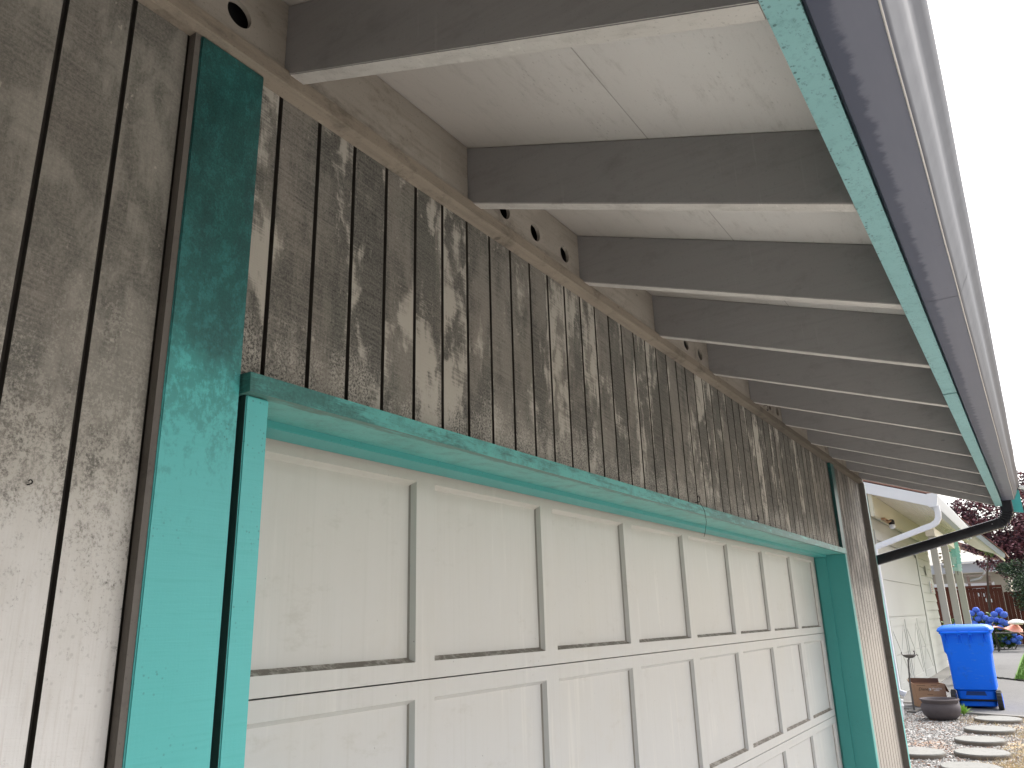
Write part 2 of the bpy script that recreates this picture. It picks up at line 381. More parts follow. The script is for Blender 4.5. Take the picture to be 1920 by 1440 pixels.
def build(s, name, mats, parent=None, org=None, **k):
    if parent is not None:
        o0 = ORG[parent.name]
        o = _build(s, name, mats, None, o0, **k)
        o.location = (0, 0, 0); o.parent = parent
        return o
    return _build(s, name, mats, None, org, **k)
MB.build = build
def tag(o, label, cat, group=None):
    o['label'] = label; o['category'] = cat
    if group: o['group'] = group
    return o
def boxo(name, mat, parent, x0, x1, y0, y1, z0, z1, bevel=.0015):
    b = MB(); b.box(x0, x1, y0, y1, z0, z1); return b.build(name, mat, parent, bevel=bevel)

# ================================================================== GROUND
GZ = -1.65; NZ = -1.385
def ground_h(x, y):
    t = min(1, max(0, (x - 7.0) / 1.1)); t = t * t * (3 - 2 * t)
    return GZ + (NZ - GZ) * t
def mat_gravel():
    m = N('pea_gravel', .85, .25)
    v = m.voro((1, 1, .01), 34); cc = v.outputs['Color']; d = v.outputs['Distance']
    r = m.xyz(cc)
    c = m.mix(r[0], (.11, .105, .10), (.33, .325, .315))
    c = m.mix(m.step(r[1], .80, .9), c, (.55, .54, .52)); c = m.mix(m.step(r[2], .80, .88), c, (.08, .075, .07))
    c = m.mix(m.mul(m.step(r[1], .1, .02), .8), c, (.36, .20, .12))
    bark = m.step(m.add(m.noise((1.3, 1.3, 1), 4, .7), 0.0), .52, .66)
    X, Y, Z = m.xyz()
    bark = m.mul(bark, m.ma('SUBTRACT', 1.0, m.step(X, 9.5, 11.5)))
    bc = m.mix(m.noise((70, 70, 5), 4, .8), (.26, .13, .07), (.50, .33, .2))
    c = m.mix(m.mul(bark, .75), c, bc)
    dg = m.mul(m.step(m.add(m.noise((2.2, 2.2, 1), 4, .7), m.mul(m.ma('SUBTRACT', .75, Y), .30)), .54, .66), m.step(X, 8.0, 9.0))
    c = m.mix(m.mul(dg, .7), c, m.mix(m.noise((90, 40, 5), 4, .8), (.40, .28, .14), (.55, .44, .27)))
    m.color(c); m.bump(m.ma('SUBTRACT', 1.0, d), .9, .012); return m.m
def mat_concrete(name, a, b, agg=.2, lo=.5):
    m = N(name, .85, .2)
    c = m.mix(m.noise((.8, .8, 1), 4, .6), a, b)
    c = m.mix(m.mul(m.step(m.noise((60, 60, 1), 3, .8), lo, .68), agg), c, tuple(k * .45 for k in a))
    c = m.mix(m.mul(m.step(m.noise((2.5, 2.5, 1), 5, .7, off=(3, 1, 0)), .5, .75), .25), c, tuple(k * .6 for k in a))
    c = m.mix(m.mul(m.step(m.noise((14, 14, 1), 5, .75, off=(7, 7, 0)), .52, .7), .35), c, tuple(k * .45 for k in a))
    m.color(c); m.bump(m.noise((90, 90, 10), 3, .7), .4, .004); return m.m
M['gravel'] = mat_gravel()
M['drive'] = mat_concrete('driveway_concrete', (.50, .49, .47), (.56, .55, .53), .15)
M['walk'] = mat_concrete('exposed_aggregate', (.15, .148, .147), (.20, .196, .193), .55)
M['slab'] = mat_concrete('slab_concrete', (.21, .204, .19), (.25, .242, .226), .12)
b = MB()
xs = [-60, -20, -6, 0, 4, 6.9] + [7 + .11 * k for k in range(11)] + [8.4, 12, 20, 40, 80, 200, 600]
ys = [-600, -100, -30, -10, 0, 10, 30, 100, 600]
for i in range(len(xs) - 1):
    for j in range(len(ys) - 1):
        b.face([(x, y, ground_h(x, y)) for x, y in ((xs[i], ys[j]), (xs[i + 1], ys[j]), (xs[i + 1], ys[j + 1]), (xs[i], ys[j + 1]))])
g = b.build('ground', M['gravel']); g['kind'] = 'structure'
b = MB(); b.box(-6.5, 6.95, -14, 1.20, GZ - .1, GZ + .012); b.build('driveway', M['drive'])['kind'] = 'structure'
# neighbour's aggregate drive with a lighter border strip
b = MB(); b.prism([(13.75, 2.29), (13.35, 1.28), (12.98, .45), (12.2, -2.0), (46, -2.0), (46, 2.29)], 2, NZ - .1, NZ + .02)
b.build('neighbour_driveway', M['walk'])['kind'] = 'structure'
b = MB(); b.prism([(13.62, 2.29), (13.22, 1.28), (12.85, .45), (12.07, -2.0), (12.2, -2.0), (12.98, .45), (13.35, 1.28), (13.75, 2.29)], 2, NZ - .1, NZ + .024)
b.build('driveway_border', M['slab'])['kind'] = 'structure'
b = MB(); b.box(14.2, 23.2, 1.95, 2.285, NZ - .1, NZ + .035); b.build('garage_apron', M['slab'])['kind'] = 'structure'
# grass strip
def mat_grass():
    m = N('lawn_green', .8, .2); c = m.mix(m.noise((20, 20, 2), 4, .8), (.09, .19, .04), (.16, .27, .07)); m.color(c); return m.m
M['grass'] = mat_grass()
b = MB()
b.prism([(19.2, .74), (19.0, -2.0), (40, -2), (40, .70), (27, .78)], 2, NZ - .05, NZ + .03)
for k in range(5000):
    x = 19.1 + 12 * random.random() ** 1.5; y = .72 - random.random() * .9; h = .035 + random.random() * .05; a = random.random() * 6.28
    dx, dy = math.cos(a) * .008, math.sin(a) * .008; t = random.uniform(-.02, .02)
    b.face([(x - dx, y - dy, NZ + .02), (x + dx, y + dy, NZ + .02), (x + t, y + t, NZ + .03 + h)])
b.build('lawn', M['grass'], fix=False)['kind'] = 'stuff'
# loose gravel stones over the sheet
b = MB()
for k in range(7000):
    x = 8.1 + random.random() * 5.1; y = .35 + random.random() * 1.75
    if x > 13.2 - (1.28 - y) * .45 - .05: continue
    r = .006 + random.random() * .011; z = NZ + r * .3
    a = random.random() * 6.28
    ring = [(x + r * (1 + .3 * random.random()) * math.cos(a + q * 1.2566), y + r * .8 * math.sin(a + q * 1.2566), z) for q in range(5)]
    tp = (x, y, z + r * .7)
    b.cur = 0 if random.random() < .62 else (1 if random.random() < .6 else 2)
    for q in range(5): b.face([ring[q], ring[(q + 1) % 5], tp])
M['st0'] = flat('stone_grey', (.22, .21, .2), (.14, .135, .13), .8, 30)
M['st1'] = flat('stone_pale', (.50, .49, .47), (.40, .39, .37), .8, 30)
M['st2'] = flat('bark_chip', (.22, .11, .06), (.12, .07, .05), .9, 30)
b.build('loose_gravel', [M['st0'], M['st1'], M['st2']], fix=False)['kind'] = 'stuff'
# straw coloured dead grass by the stones
b = MB()
for k in range(2600):
    cx, cy, s = random.choice([(9.3, .50, .28), (9.9, .40, .30), (11.2, .42, .3), (12.4, .95, .25), (8.8, .45, .2), (12.8, .5, .22)])
    x = random.gauss(cx, s); y = min(random.gauss(cy, .12), .75 if x < 12 else 1.2); a = random.random() * 6.28; h = .01 + random.random() * .05
    if x > 12.75: continue
    L = .03 + random.random() * .06
    b.face([(x, y, NZ + .004), (x + .004, y + .004, NZ + .004), (x + L * math.cos(a), y + L * math.sin(a), NZ + h)])
M['straw'] = flat('straw', (.45, .34, .18), (.56, .46, .28), .8)
b.build('dry_grass', M['straw'], fix=False)['kind'] = 'stuff'
# stepping stones
M['stepping'] = mat_concrete('stepping_stone', (.24, .24, .225), (.30, .296, .276), .35)
M['steprim'] = flat('stone_rim', (.20, .18, .15), (.11, .09, .075), .9, 20)
for (x, y, r, lab) in [(12.40, .745, .27, 'round concrete stepping stone farthest along the path, by the driveway border'),
                  (11.35, .79, .265, 'second farthest round stepping stone of the path towards the blue bin'),
                  (10.42, .835, .245, 'middle stepping stone of the path, third from the blue bin'),
                  (9.52, .765, .245, 'large pale stepping stone, second nearest on the path in the bark and gravel'),
                  (8.62, .80, .245, 'nearest stepping stone, cut by the bottom edge of the photo'),
                  (9.35, 1.32, .25, 'lone stepping stone in gravel against the garage corner, left of the path')]:
    b = MB(); n = 56; rings = []
    for rr, z in ((r * .97, -.03), (r * 1.0, .01), (r * 1.0, .035), (r * .975, .046), (r * .6, .048), (r * .02, .048)):
        rings.append([(x + rr * (1 + .012 * mnoise.noise((math.cos(2 * math.pi * j / n) * 2 + x, math.sin(2 * math.pi * j / n) * 2, 0)) * 2) * math.cos(2 * math.pi * j / n), y + rr * (1 + .012 * math.sin(5 * j)) * math.sin(2 * math.pi * j / n), NZ + z) for j in range(n)])
    b.loft(rings[:3], False); b.cur = 1; b.loft(rings[2:], False); b.face(rings[-1])
    tag(b.build('stepping_stone', [M['steprim'], M['stepping']], None, (x, y, NZ), smooth=True), lab, 'stepping stone', 'stepping stones in the gravel')

# ================================================================== THE GARAGE
H = thing('garage_building', 'taupe garage with mildewed grooved siding, teal trim and a deep open eave', 'garage', (0, 1.064, GZ))
# --- siding with milled grooves
def siding(b, x0, x1, z0, z1, y=1.064):
    p = .1016; g0 = .845 - p * 30; gw = .0090 if x0 < 0 else .0100; gd = .010
    xs = [g0 + p * k for k in range(140) if x0 + .012 < g0 + p * k < x1 - .012]
    cur = x0
    def q(xa, ya, xb, yb, mi):
        b.cur = mi; b.face([(xa, ya, z0), (xb, yb, z0), (xb, yb, z1), (xa, ya, z1)])
    for gx in xs:
        q(cur, y, gx - gw / 2, y, 0)
        q(gx - gw / 2, y, gx - gw / 2 + .001, y + gd, 1); q(gx - gw / 2 + .001, y + gd, gx + gw / 2 - .001, y + gd, 1); q(gx + gw / 2 - .001, y + gd, gx + gw / 2, y, 1)
        # small raised lip left of the groove
        cur = gx + gw / 2
    q(cur, y, x1, y, 0)
b = MB(); siding(b, -3.0, .80, GZ, 1.03); siding(b, .80, 5.60, .405, 1.03); siding(b, 5.60, 6.85, GZ, 1.03)
b.build('siding', [M['siding'], M['groove']], H, fix=False)
# wall core behind the siding, side wall and back
b = MB(); b.box(-3.0, .77, 1.08, 1.20, GZ, 1.4); b.box(.77, 5.62, 1.16, 1.26, .378, 1.4); b.box(5.62, 6.83, 1.08, 1.20, GZ, 1.4)
b.build('wall_core', M['dark'], H)
b = MB(); b.box(6.83, 6.85, 1.066, 8.0, GZ, 1.1); b.box(-3.0, 6.82, 7.9, 8.0, GZ, 1.2)
b.build('side_wall', M['siding'], H)
b = MB(); b.box(-1.45, -1.25, -8.0, 1.0, GZ, 1.5); b.build('light_block_wall', M['bareboard'], H)  # unseen wall added to block light from the left
b = MB(); b.prism([(-1.6, 1.45), (-.95, 1.22), (-.95, 1.27), (-1.6, 1.52), (-9, 3.9), (-9, 3.8)], 1, -8.4, -.05); b.build('light_block_roof', M['shingle'], H)  # unseen roof over that wall, added to block light too
# --- boards
boxo('trim_board', M['teal_post'], H, .652, .786, 1.043, 1.0635, GZ, .998, .002)['label'] = 'wide teal board left of the door, blackened with mildew at the top'
b = MB(); b.box(.641, .6515, 1.046, 1.0635, GZ, .998); b.build('board_edge', M['bareboard'], H)
boxo('trim_board', M['teal_far'], H, 5.635, 5.745, 1.043, 1.0635, GZ, .998, .002)['label'] = 'narrow dark teal board right of the door'
boxo('corner_board', M['teal_far'], H, 6.775, 6.862, 1.028, 1.0635, GZ, .998, .002)
b = MB(); b.box(6.765, 6.7745, 1.022, 1.0635, GZ, .998); b.build('board_edge', M['bareboard'], H)
boxo('door_jamb', M['teal'], H, .7985, .845, 1.0405, 1.235, GZ, .3755, .002)
boxo('gap_shade', flat('gap_shade_dark', (.006, .035, .03), (.012, .05, .045), .8), H, .7972, .7982, 1.042, 1.20, GZ, .3755, 0)  # dark strip painting in the shade between trim board and jamb
boxo('door_jamb', M['teal_shaded'], H, 5.598, 5.634, 1.028, 1.235, GZ, .3755, .002)
boxo('door_stop', M['teal_shaded'], H, 5.583, 5.5975, 1.152, 1.218, GZ, .3615, .0015)
# header board (slightly uneven) and its stop
b = MB(); n = 40
rings = []
for k in range(n + 1):
    x = .790 + (5.634 - .790) * k / n; d = .0012 * mnoise.noise((x * 3, 0, 0))
    rings.append([(x, 1.022 + d, .3765 + d), (x, 1.146, .3765), (x, 1.146, .404), (x, 1.0625, .4115), (x, 1.024 + d, .4105 + d)])
b.loft(rings); b.build('header_board', M['teal_head'], H, bevel=.0)
boxo('header_stop', M['teal_shaded'], H, .838, 5.5975, 1.1465, 1.218, .3625, .404, .0015)
# --- garage door: stiles and rails in one skin, each recessed panel a mesh of its own
DY = 1.23
pl = [.583 * k + .948 for k in range(8)]            # left edges
pw = .513
rows = [(.340, -.080), (-.160, -.580), (-.660, -1.080), (-1.160, -1.580)]
secs = [(.41, -.1185), (-.1215, -.6185), (-.6215, -1.1185), (-1.1215, -1.63)]
b = MB()
X0, X1 = .80, 5.66
for (zt, zb), (st, sb) in zip(rows, secs):
    def fq(xa, xb, za, zb_): b.face([(xa, DY, za), (xb, DY, za), (xb, DY, zb_), (xa, DY, zb_)])
    fq(X0, X1, zt, st); fq(X0, X1, sb, zb)
    c = X0
    for x in pl: fq(c, x, zb, zt); c = x + pw
    fq(c, X1, zb, zt)
    b.face([(X0, DY, sb), (X1, DY, sb), (X1, DY + .04, sb), (X0, DY + .04, sb)]); b.face([(X0, DY, st), (X1, DY, st), (X1, DY + .04, st), (X0, DY + .04, st)])
D = b.build('garage_door', M['door'], H, fix=False)
D['label'] = 'cream paneled garage door'
boxo('door_backing', M['dark'], H, X0, X1, DY + .041, DY + .06, -1.63, .41, 0)
dep = .016; bv = .007
for r, (zt, zb) in enumerate(rows):
    for k, x in enumerate(pl):
        a, c = x, x + pw; j = random.uniform(-.001, .001)
        b = MB(); y0, y1 = DY, DY + dep + j
        O = [(a, y0, zb), (c, y0, zb), (c, y0, zt), (a, y0, zt)]
        I = [(a + bv, y1 - .004, zb + bv), (c - bv, y1 - .004, zb + bv), (c - bv, y1 - .004, zt - bv), (a + bv, y1 - .004, zt - bv)]
        e = .0035
        J = [(a + bv + e, y1, zb + bv + e), (c - bv - e, y1, zb + bv + e), (c - bv - e, y1, zt - bv - e), (a + bv + e, y1, zt - bv - e)]
        for q in range(4):
            b.cur = 1 if q == 0 else 0
            b.face([O[q], O[(q + 1) % 4], I[(q + 1) % 4], I[q]])
            b.cur = 1 if q == 0 else (2 if q in (1, 3) else 0)
            b.face([I[q], I[(q + 1) % 4], J[(q + 1) % 4], J[q]])
        b.cur = 0; b.face(J)
        b.build('panel', [M['door'], M['dooredge'], M['doorside']], D, fix=False)
# --- eave
SL = .345; FY = .155
def rz(y): return 1.030 - SL * (1.034 - y)          # rafter underside
RH = .165
XE = 6.76
XR = [.832 + .6 * k for k in range(-5, 10)]
for k, x in enumerate(XR):
    j = random.uniform(-.003, .003); jt = random.uniform(-.002, .002)
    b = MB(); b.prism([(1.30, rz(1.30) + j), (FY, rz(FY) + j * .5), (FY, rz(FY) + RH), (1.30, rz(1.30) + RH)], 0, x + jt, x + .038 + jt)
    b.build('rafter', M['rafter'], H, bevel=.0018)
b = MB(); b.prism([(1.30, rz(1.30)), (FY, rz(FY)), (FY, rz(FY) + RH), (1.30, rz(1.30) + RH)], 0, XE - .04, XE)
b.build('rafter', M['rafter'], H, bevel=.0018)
# roof deck: soffit sheet, shingles
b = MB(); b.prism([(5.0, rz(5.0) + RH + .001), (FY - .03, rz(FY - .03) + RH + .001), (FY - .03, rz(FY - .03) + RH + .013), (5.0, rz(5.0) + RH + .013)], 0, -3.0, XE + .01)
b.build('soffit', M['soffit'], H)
b = MB(); b.prism([(5.0, rz(5.0) + RH + .014), (.09, rz(.09) + RH + .014), (.09, rz(.09) + RH + .03), (5.0, rz(5.0) + RH + .03)], 0, -3.0, XE + .03)
b.prism([(8.2, rz(5.0) + RH - 1.1), (5.0, rz(5.0) + RH + .014), (5.0, rz(5.0) + RH + .03), (8.2, rz(5.0) + RH - 1.084)], 0, -3.0, XE + .03)
b.build('roof', M['shingle'], H)
# frieze and blocking
b = MB(); n = 120; rings = []
for k in range(n + 1):
    x = -3.0 + 9.78 * k / n; d = .0014 * mnoise.noise((x * 5, 1, 0)); e = .0012 * mnoise.noise((x * 11, 4, 0))
    rings.append([(x, 1.0255 + d, 1.001 + e), (x, 1.0632, .998), (x, 1.0632, 1.034), (x, 1.0275 + d, 1.0335)])
b.loft(rings); b.build('frieze_board', M['frieze'], H)
holes = {.832: [1.03 * 0 + 1.60, 1.762, 1.936]}
HL = {-1: [.50, .60, .719], 1: [1.600, 1.762, 1.936], 3: [2.80, 2.961, 3.125], 5: [4.04, 4.19, 4.344], 7: [5.25, 5.40, 5.54]}
def block(x0, x1, z0, z1, hs, name='blocking'):
    bm = bmesh.new(); y = 1.040
    ox, oy, oz = ORG[H.name]
    def loop(pts):
        vs = [bm.verts.new((p[0] - ox, y - oy, p[1] - oz)) for p in pts]
        return [bm.edges.new((vs[i], vs[(i + 1) % len(vs)])) for i in range(len(vs))]
    es = loop([(x0, z0), (x1, z0), (x1, z1), (x0, z1)])
    for hx in hs: es += loop([(hx + .0265 * math.cos(a * math.pi / 14), 1.092 + .0265 * math.sin(a * math.pi / 14)) for a in range(28)])
    bmesh.ops.triangle_fill(bm, edges=es, use_beauty=True, use_dissolve=False)
    r = bmesh.ops.extrude_face_region(bm, geom=list(bm.faces)); 
    for v in r['geom']:
        if isinstance(v, bmesh.types.BMVert): v.co.y += .010
    bmesh.ops.recalc_face_normals(bm, faces=bm.faces)
    me = bpy.data.meshes.new(name); bm.to_mesh(me); bm.free(); me.materials.append(M['block'])
    o = bpy.data.objects.new(name, me); COL.objects.link(o); o.parent = H; return o
for i in range(len(XR)):
    x0 = XR[i] + .038; x1 = XR[i + 1] if i + 1 < len(XR) else XE - .04
    k = i - 5
    block(x0 + .0035, x1 - .0035, 1.0345, rz(1.04) + RH - .001, HL.get(k, []))
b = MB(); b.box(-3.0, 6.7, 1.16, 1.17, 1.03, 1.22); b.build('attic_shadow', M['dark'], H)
# fascia in two lengths with an open butt joint
JX = 3.02
for x0, x1, dz in ((-3.0, JX - .0025, 0), (JX + .0025, XE, -.002)):
    b = MB(); n = 30; rings = []
    for k in range(n + 1):
        x = x0 + (x1 - x0) * k / n; d = .0015 * mnoise.noise((x * 2, 7, 0)) + dz
        rings.append([(x, .112, .7215 + d), (x, .1545, .7225 + d), (x, .1545, .885), (x, .112, .885)])
    b.loft(rings); b.build('fascia_board', M['fascia'], H, bevel=.0)
# gutter: K profile with an uneven bottom line
gp = [(.1105, .165), (.1105, .012), (.104, .0), (.030, .0), (.0262, .002), (.0215, .012), (.0125, .031), (.0065, .042), (.0035, .051), (.0015, .059), (-.0005, .066), (-.005, .074), (-.0135, .086), (-.0205, .097), (-.0225, .104), (-.019, .111), (-.011, .112), (-.010, .105), (-.016, .103), (-.0165, .099), (-.010, .088), (.001, .074), (.0055, .058), (.0105, .042), (.0165, .031), (.0290, .006), (.104, .003), (.1085, .014), (.1085, .165)]
def gz(x):
    t = min(1, max(0, (x - 3.2) / 3.5)); return .7165 + .047 * t * t * (3 - 2 * t) + .0012 * mnoise.noise((x * 2.2, 3, 1))
def gy(x): return .0025 * mnoise.noise((x * 1.7, 9, 4)) + .0
b = MB(); rings = []; n = 110
for k in range(n + 1):
    x = -3.0 + 9.80 * k / n; rings.append([(x, y + gy(x), z * (1 if i > 1 or True else 1) + gz(x)) for i, (y, z) in enumerate(gp)])
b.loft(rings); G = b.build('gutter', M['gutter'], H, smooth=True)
b = MB(); b.tube([(-3.0 + 9.79 * k / n, .0292 + gy(-3 + 9.79 * k / n), gz(-3 + 9.79 * k / n) - .0004) for k in range(n + 1)], .0016, 6); b.build('worn_edge', M['gutlip'], G)
b = MB(); b.loft([[(2.02 + dx, y * 1.0 - (.0012 * .35 if y < .09 else 0) + gy(2.02), z + gz(2.02) - .0005) for y, z in gp[1:12]] for dx in (0, .004)], False, False); b.build('seam', M['gutter'], G)
b = MB(); b.prism([(y, z + gz(6.8)) for y, z in [(.1105, .112), (.1105, .012), (.104, 0), (.032, 0), (.0265, .004), (.0262, .03), (.02, .044), (.006, .056), (-.006, .07), (-.0215, .094), (-.0225, .112)]], 0, 6.801, 6.806)
b.build('end_cap', M['gutter'], G)
# barge board tail and drip edge beyond the gutter
b = MB(); b.prism([(.12, .70), (-.012, .675), (-.012, .835), (.0, .862), (.12, .90)], 0, 6.90, 6.935); b.build('barge_board_tail', M['teal'], H, bevel=.002)
b = MB(); b.prism([(.06, .885), (-.12, .823), (-.12, .838), (.06, .90)], 0, 6.86, 6.98); b.build('drip_edge', flat('white_drip_edge', (.8, .8, .78)), H)
# downspout: ribbed elbow and slanting run back to the wall corner
def rrect(c, u, v, w, h, rr=.35):
    pts = []
    for q in range(4):
        sx = 1 if q in (0, 3) else -1; sy = 1 if q in (0, 1) else -1
        for a in range(3):
            ang = math.pi / 2 * q + a * math.pi / 4
            r = min(w, h) * rr * .5
            pts.append(Vector(c) + u * (sx * (w / 2 - r) + r * math.cos(ang)) + v * (sy * (h / 2 - r) + r * math.sin(ang)))
    return pts
OX = 6.86; R0 = .10
path = [(OX, .088, .775), (OX, .088, .70)]
cy, cz = .088 + R0, .70
th1 = math.radians(76)
arc = []
for k in range(0, 37):
    t = th1 * k / 36; arc.append((OX, cy - R0 * math.cos(t), cz - R0 * math.sin(t)))
full = path + arc[1:]
b = MB(); rings = []
for k, p in enumerate(full):
    a = Vector(full[max(k - 1, 0)]); c = Vector(full[min(k + 1, len(full) - 1)]); d = (c - a).normalized()
    u = Vector((1, 0, 0)); v = d.cross(u).normalized()
    s = 1.0 if k < 3 or k > len(full) - 3 else (.80 if k % 6 in (0, 1) else 1.0)
    rings.append(rrect(Vector(p), u, v, .062 * s, .082 * s))
b.loft(rings)
DSP = thing('downspout', 'dark ribbed elbow and slanting downspout from the gutter end to the corner', 'downspout', (6.9, 1.05, GZ))
b.build('elbow', M['downspout'], DSP)
e0 = Vector(arc[-1]); e1 = Vector((6.93, 1.12, e0.z - .225))
d = (e1 - e0).normalized(); u = Vector((1, 0, 0)); v = d.cross(u).normalized(); u = v.cross(d).normalized()
b = MB(); b.loft([rrect(e0 - d * .03, u, v, .056, .074), rrect(e1, u, v, .056, .074)]); b.build('leader', M['downspout'], DSP, smooth=True)
b = MB(); b.box(6.90, 6.96, 1.09, 1.165, GZ + .1, e1.z + .02); b.build('drop_pipe', M['downspout'], DSP, bevel=.006)
b = MB(); b.lathe([(.0, .0), (.004, .001), (.004, .004), (0, .005)], (6.83, .20, .60), 10); b.build('screw', flat('zinc_screw', (.7, .7, .7), None, .3, 4, .5, .8), DSP)
# cup hooks and nails
def hook(x, y, z, s, lab, wire=False, down=False):
    hr = .0016 if s > .005 else .0009
    t = thing('wire_hook', lab, 'hook', (x, y, z), 'wire hooks screwed into the trim')
    b = MB(); sg = -1 if down else 1
    pts = [(x, y + .012, z), (x, y - .004, z)]
    for k in range(15):
        a = math.radians(-90 + 250 * k / 14); pts.append((x + s * .9 * math.cos(a) * 1.0, y - .005, z + sg * (s * 1.15 + s * math.sin(a))))
    b.tube(pts, hr, 6); b.build('hook', M['metal'], t, smooth=True)
    if wire:
        b = MB(); b.tube([(x + .005, y - .005, z), (x + .03, y - .012, z - .03), (x + .055, y - .006, z - .07), (x + .05, y + .0, z - .105), (x + .062, y + .012, z - .125)], .0009, 5)
        b.build('wire', M['metal'], t)
hook(2.852, 1.018, .418, .011, 'black cup hook on the teal header with a thin wire hanging down', True)
hook(3.614, 1.018, .418, .011, 'black cup hook on the teal header, farther along and without a wire')
hook(3.838, .97, 1.003, .013, 'cup hook screwed into the bottom of a rafter', False, True)
hook(.490, 1.062, .188, .0026, 'tiny bent nail in the clean lower part of the left siding')

# ================================================================== NEIGHBOUR GARAGE
cream = flat('neighbour_cream_paint', (.43, .43, .395), (.40, .40, .365), .6, 2)
creamw = flat('neighbour_door_paint', (.44, .445, .42), (.41, .415, .39), .5, 2)
tan = flat('neighbour_soffit_tan', (.78, .74, .64), (.72, .68, .58), .7, 3)
olive = flat('neighbour_beam_olive', (.58, .56, .44), (.53, .51, .40), .7, 3)
white = flat('white_enamel', (.76, .78, .81), (.70, .72, .75), .4, 3)
greyw = flat('grey_rake_paint', (.50, .53, .57), (.45, .48, .52), .5, 3)
brown = flat('neighbour_shingle', (.33, .17, .13), (.22, .12, .10), .9, 20)
NY = 2.29
NB = thing('neighbour_garage', 'cream neighbouring garage with wide white overhead door and peeling tan soffit', 'garage', (15.0, NY, NZ))
b = MB()
z = NZ; 
def lap(b, x0, x1, z0, z1, y):
    z = z0
    while z < z1 - .01:
        t = min(z + .20, z1); b.prism([(y + .03, z), (y - .022, z), (y - .004, t), (y + .03, t)], 0, x0, x1); z = t
lap(b, 21.0, 23.6, NZ, 1.75, NY)
b.build('lap_siding', cream, NB)
b = MB(); b.box(15.0, 23.6, NY + .031, NY + .15, NZ, 2.05); b.box(15.0, 15.1, NY + .15, 9, NZ, 2.3); b.box(23.5, 23.6, NY + .15, 9, NZ, 2.3); b.box(15.0, 15.35, NY - .02, NY + .03, NZ, 1.75); b.box(15.35, 21.0, NY - .02, NY + .03, 1.33, 1.75); b.build('wall', cream, NB)
b = MB(); b.box(15.25, 15.36, NY - .034, NY - .021, NZ, 1.42); b.box(20.70, 21.0, NY - .034, NY - .021, NZ, 1.42); b.box(15.36, 20.70, NY - .034, NY - .021, 1.24, 1.42); b.build('door_trim', creamw, NB, bevel=.004)
b = MB(); b.box(15.36, 20.7, NY + .0, NY + .03, NZ, 1.24)
b.build('door_slab', creamw, NB)
# door face: 4 sections, cross-buck battens in the lower ones
b = MB()
for k in range(4):
    z0 = NZ + .02 + .64 * k; b.box(15.38, 20.68, NY - .018, NY - .001, z0, z0 + .632)
ND = b.build('overhead_door', creamw, NB, bevel=.003)
b = MB()
nx = 3; wdt = 5.3 / nx
for k in range(nx):
    x0 = 15.38 + wdt * k + .06; x1 = x0 + wdt - .12; z0, z1 = NZ + .10, NZ + 1.24; y0, y1 = NY - .026, NY - .0185
    b.box(x0, x1, y0, y1, z0, z0 + .10); b.box(x0, x1, y0, y1, z1 - .10, z1); b.box(x0, x0 + .10, y0, y1, z0 + .1, z1 - .1); b.box(x1 - .10, x1, y0, y1, z0 + .1, z1 - .1)
    b.bar((x0 + .1, NY - .0225, z0 + .1), (x1 - .1, NY - .0225, z1 - .1), .007, .09); b.bar((x0 + .1, NY - .0215, z1 - .1), (x1 - .1, NY - .0215, z0 + .1), .005, .09)
b.build('crossbuck_batten', flat('batten_white', (.44, .445, .42), (.41, .415, .39), .5, 2), NB)  # battens in the same off-white as the door
# beam and soffit
b = MB(); b.box(15.0, 23.6, NY - .12, NY - .052, 1.62, 2.02); b.build('wall_beam', olive, NB, bevel=.005)
EV = 1.30                                # eave line of the neighbour
b = MB()
for k in range(12):                      # tongue and groove soffit
    y0 = EV + (NY - .12 - EV) * k / 12; y1 = EV + (NY - .12 - EV) * (k + 1) / 12 - .008
    s0 = 1.705 + (y0 - EV) * .345; s1 = 1.705 + (y1 - EV) * .345
    b.prism([(y0, s0), (y1, s1), (y1, s1 + .03), (y0, s0 + .03)], 0, 15.02, 23.9)
def mat_peel():
    m = N('peeling_soffit_tan', .7, .2)
    c = m.mix(m.noise((2, 2, 2), 3), (.78, .74, .64), (.72, .68, .58))
    c = m.mix(m.step(m.noise((7, 12, 7), 5, .75), .60, .62), c, (.92, .90, .82))
    c = m.mix(m.step(m.noise((9, 14, 7), 5, .75, off=(5, 5, 5)), .70, .72), c, (.3, .27, .2))
    m.color(c); return m.m
b.build('soffit', mat_peel(), NB)
# rake board rising away at the near end, gutter with end cap, roof
b = MB(); b.prism([(EV, 1.70), (NY + .02, 2.045), (7.0, 3.70), (7.0, 3.90), (NY + .02, 2.245), (EV, 1.90)], 0, 14.96, 15.0); b.build('rake_board', white, NB, bevel=.004)
b = MB(); b.prism([(EV - .1, 1.885), (7.0, 3.915), (7.0, 3.945), (EV - .1, 1.915)], 0, 15.02, 23.9); b.build('roof', brown, NB)
b = MB(); b.prism([(EV - .002, 1.905), (EV - .16, 1.905), (EV - .155, 1.86), (EV - .12, 1.72), (EV - .11, 1.69), (EV - .002, 1.69)], 0, 15.0, 23.0); NG = b.build('gutter', greyw, NB, bevel=.004)
b = MB(); b.prism([(EV + .004, 1.91), (EV - .165, 1.91), (EV - .16, 1.86), (EV - .125, 1.715), (EV - .115, 1.68), (EV + .004, 1.68)], 0, 14.95, 14.998); b.build('end_cap', white, NG, bevel=.004)
b = MB(); pts = [(15.06, 1.20, 1.70), (15.06, 1.19, 1.58), (15.06, 1.20, 1.50), (15.06, 1.24, 1.43), (15.06, 1.31, 1.385), (15.06, 1.42, 1.352), (15.02, 2.20, 1.10), (15.0, 2.245, 1.07), (14.97, 2.26, 1.0), (14.97, 2.262, NZ + .15), (14.97, 2.15, NZ + .08)]
rings = []
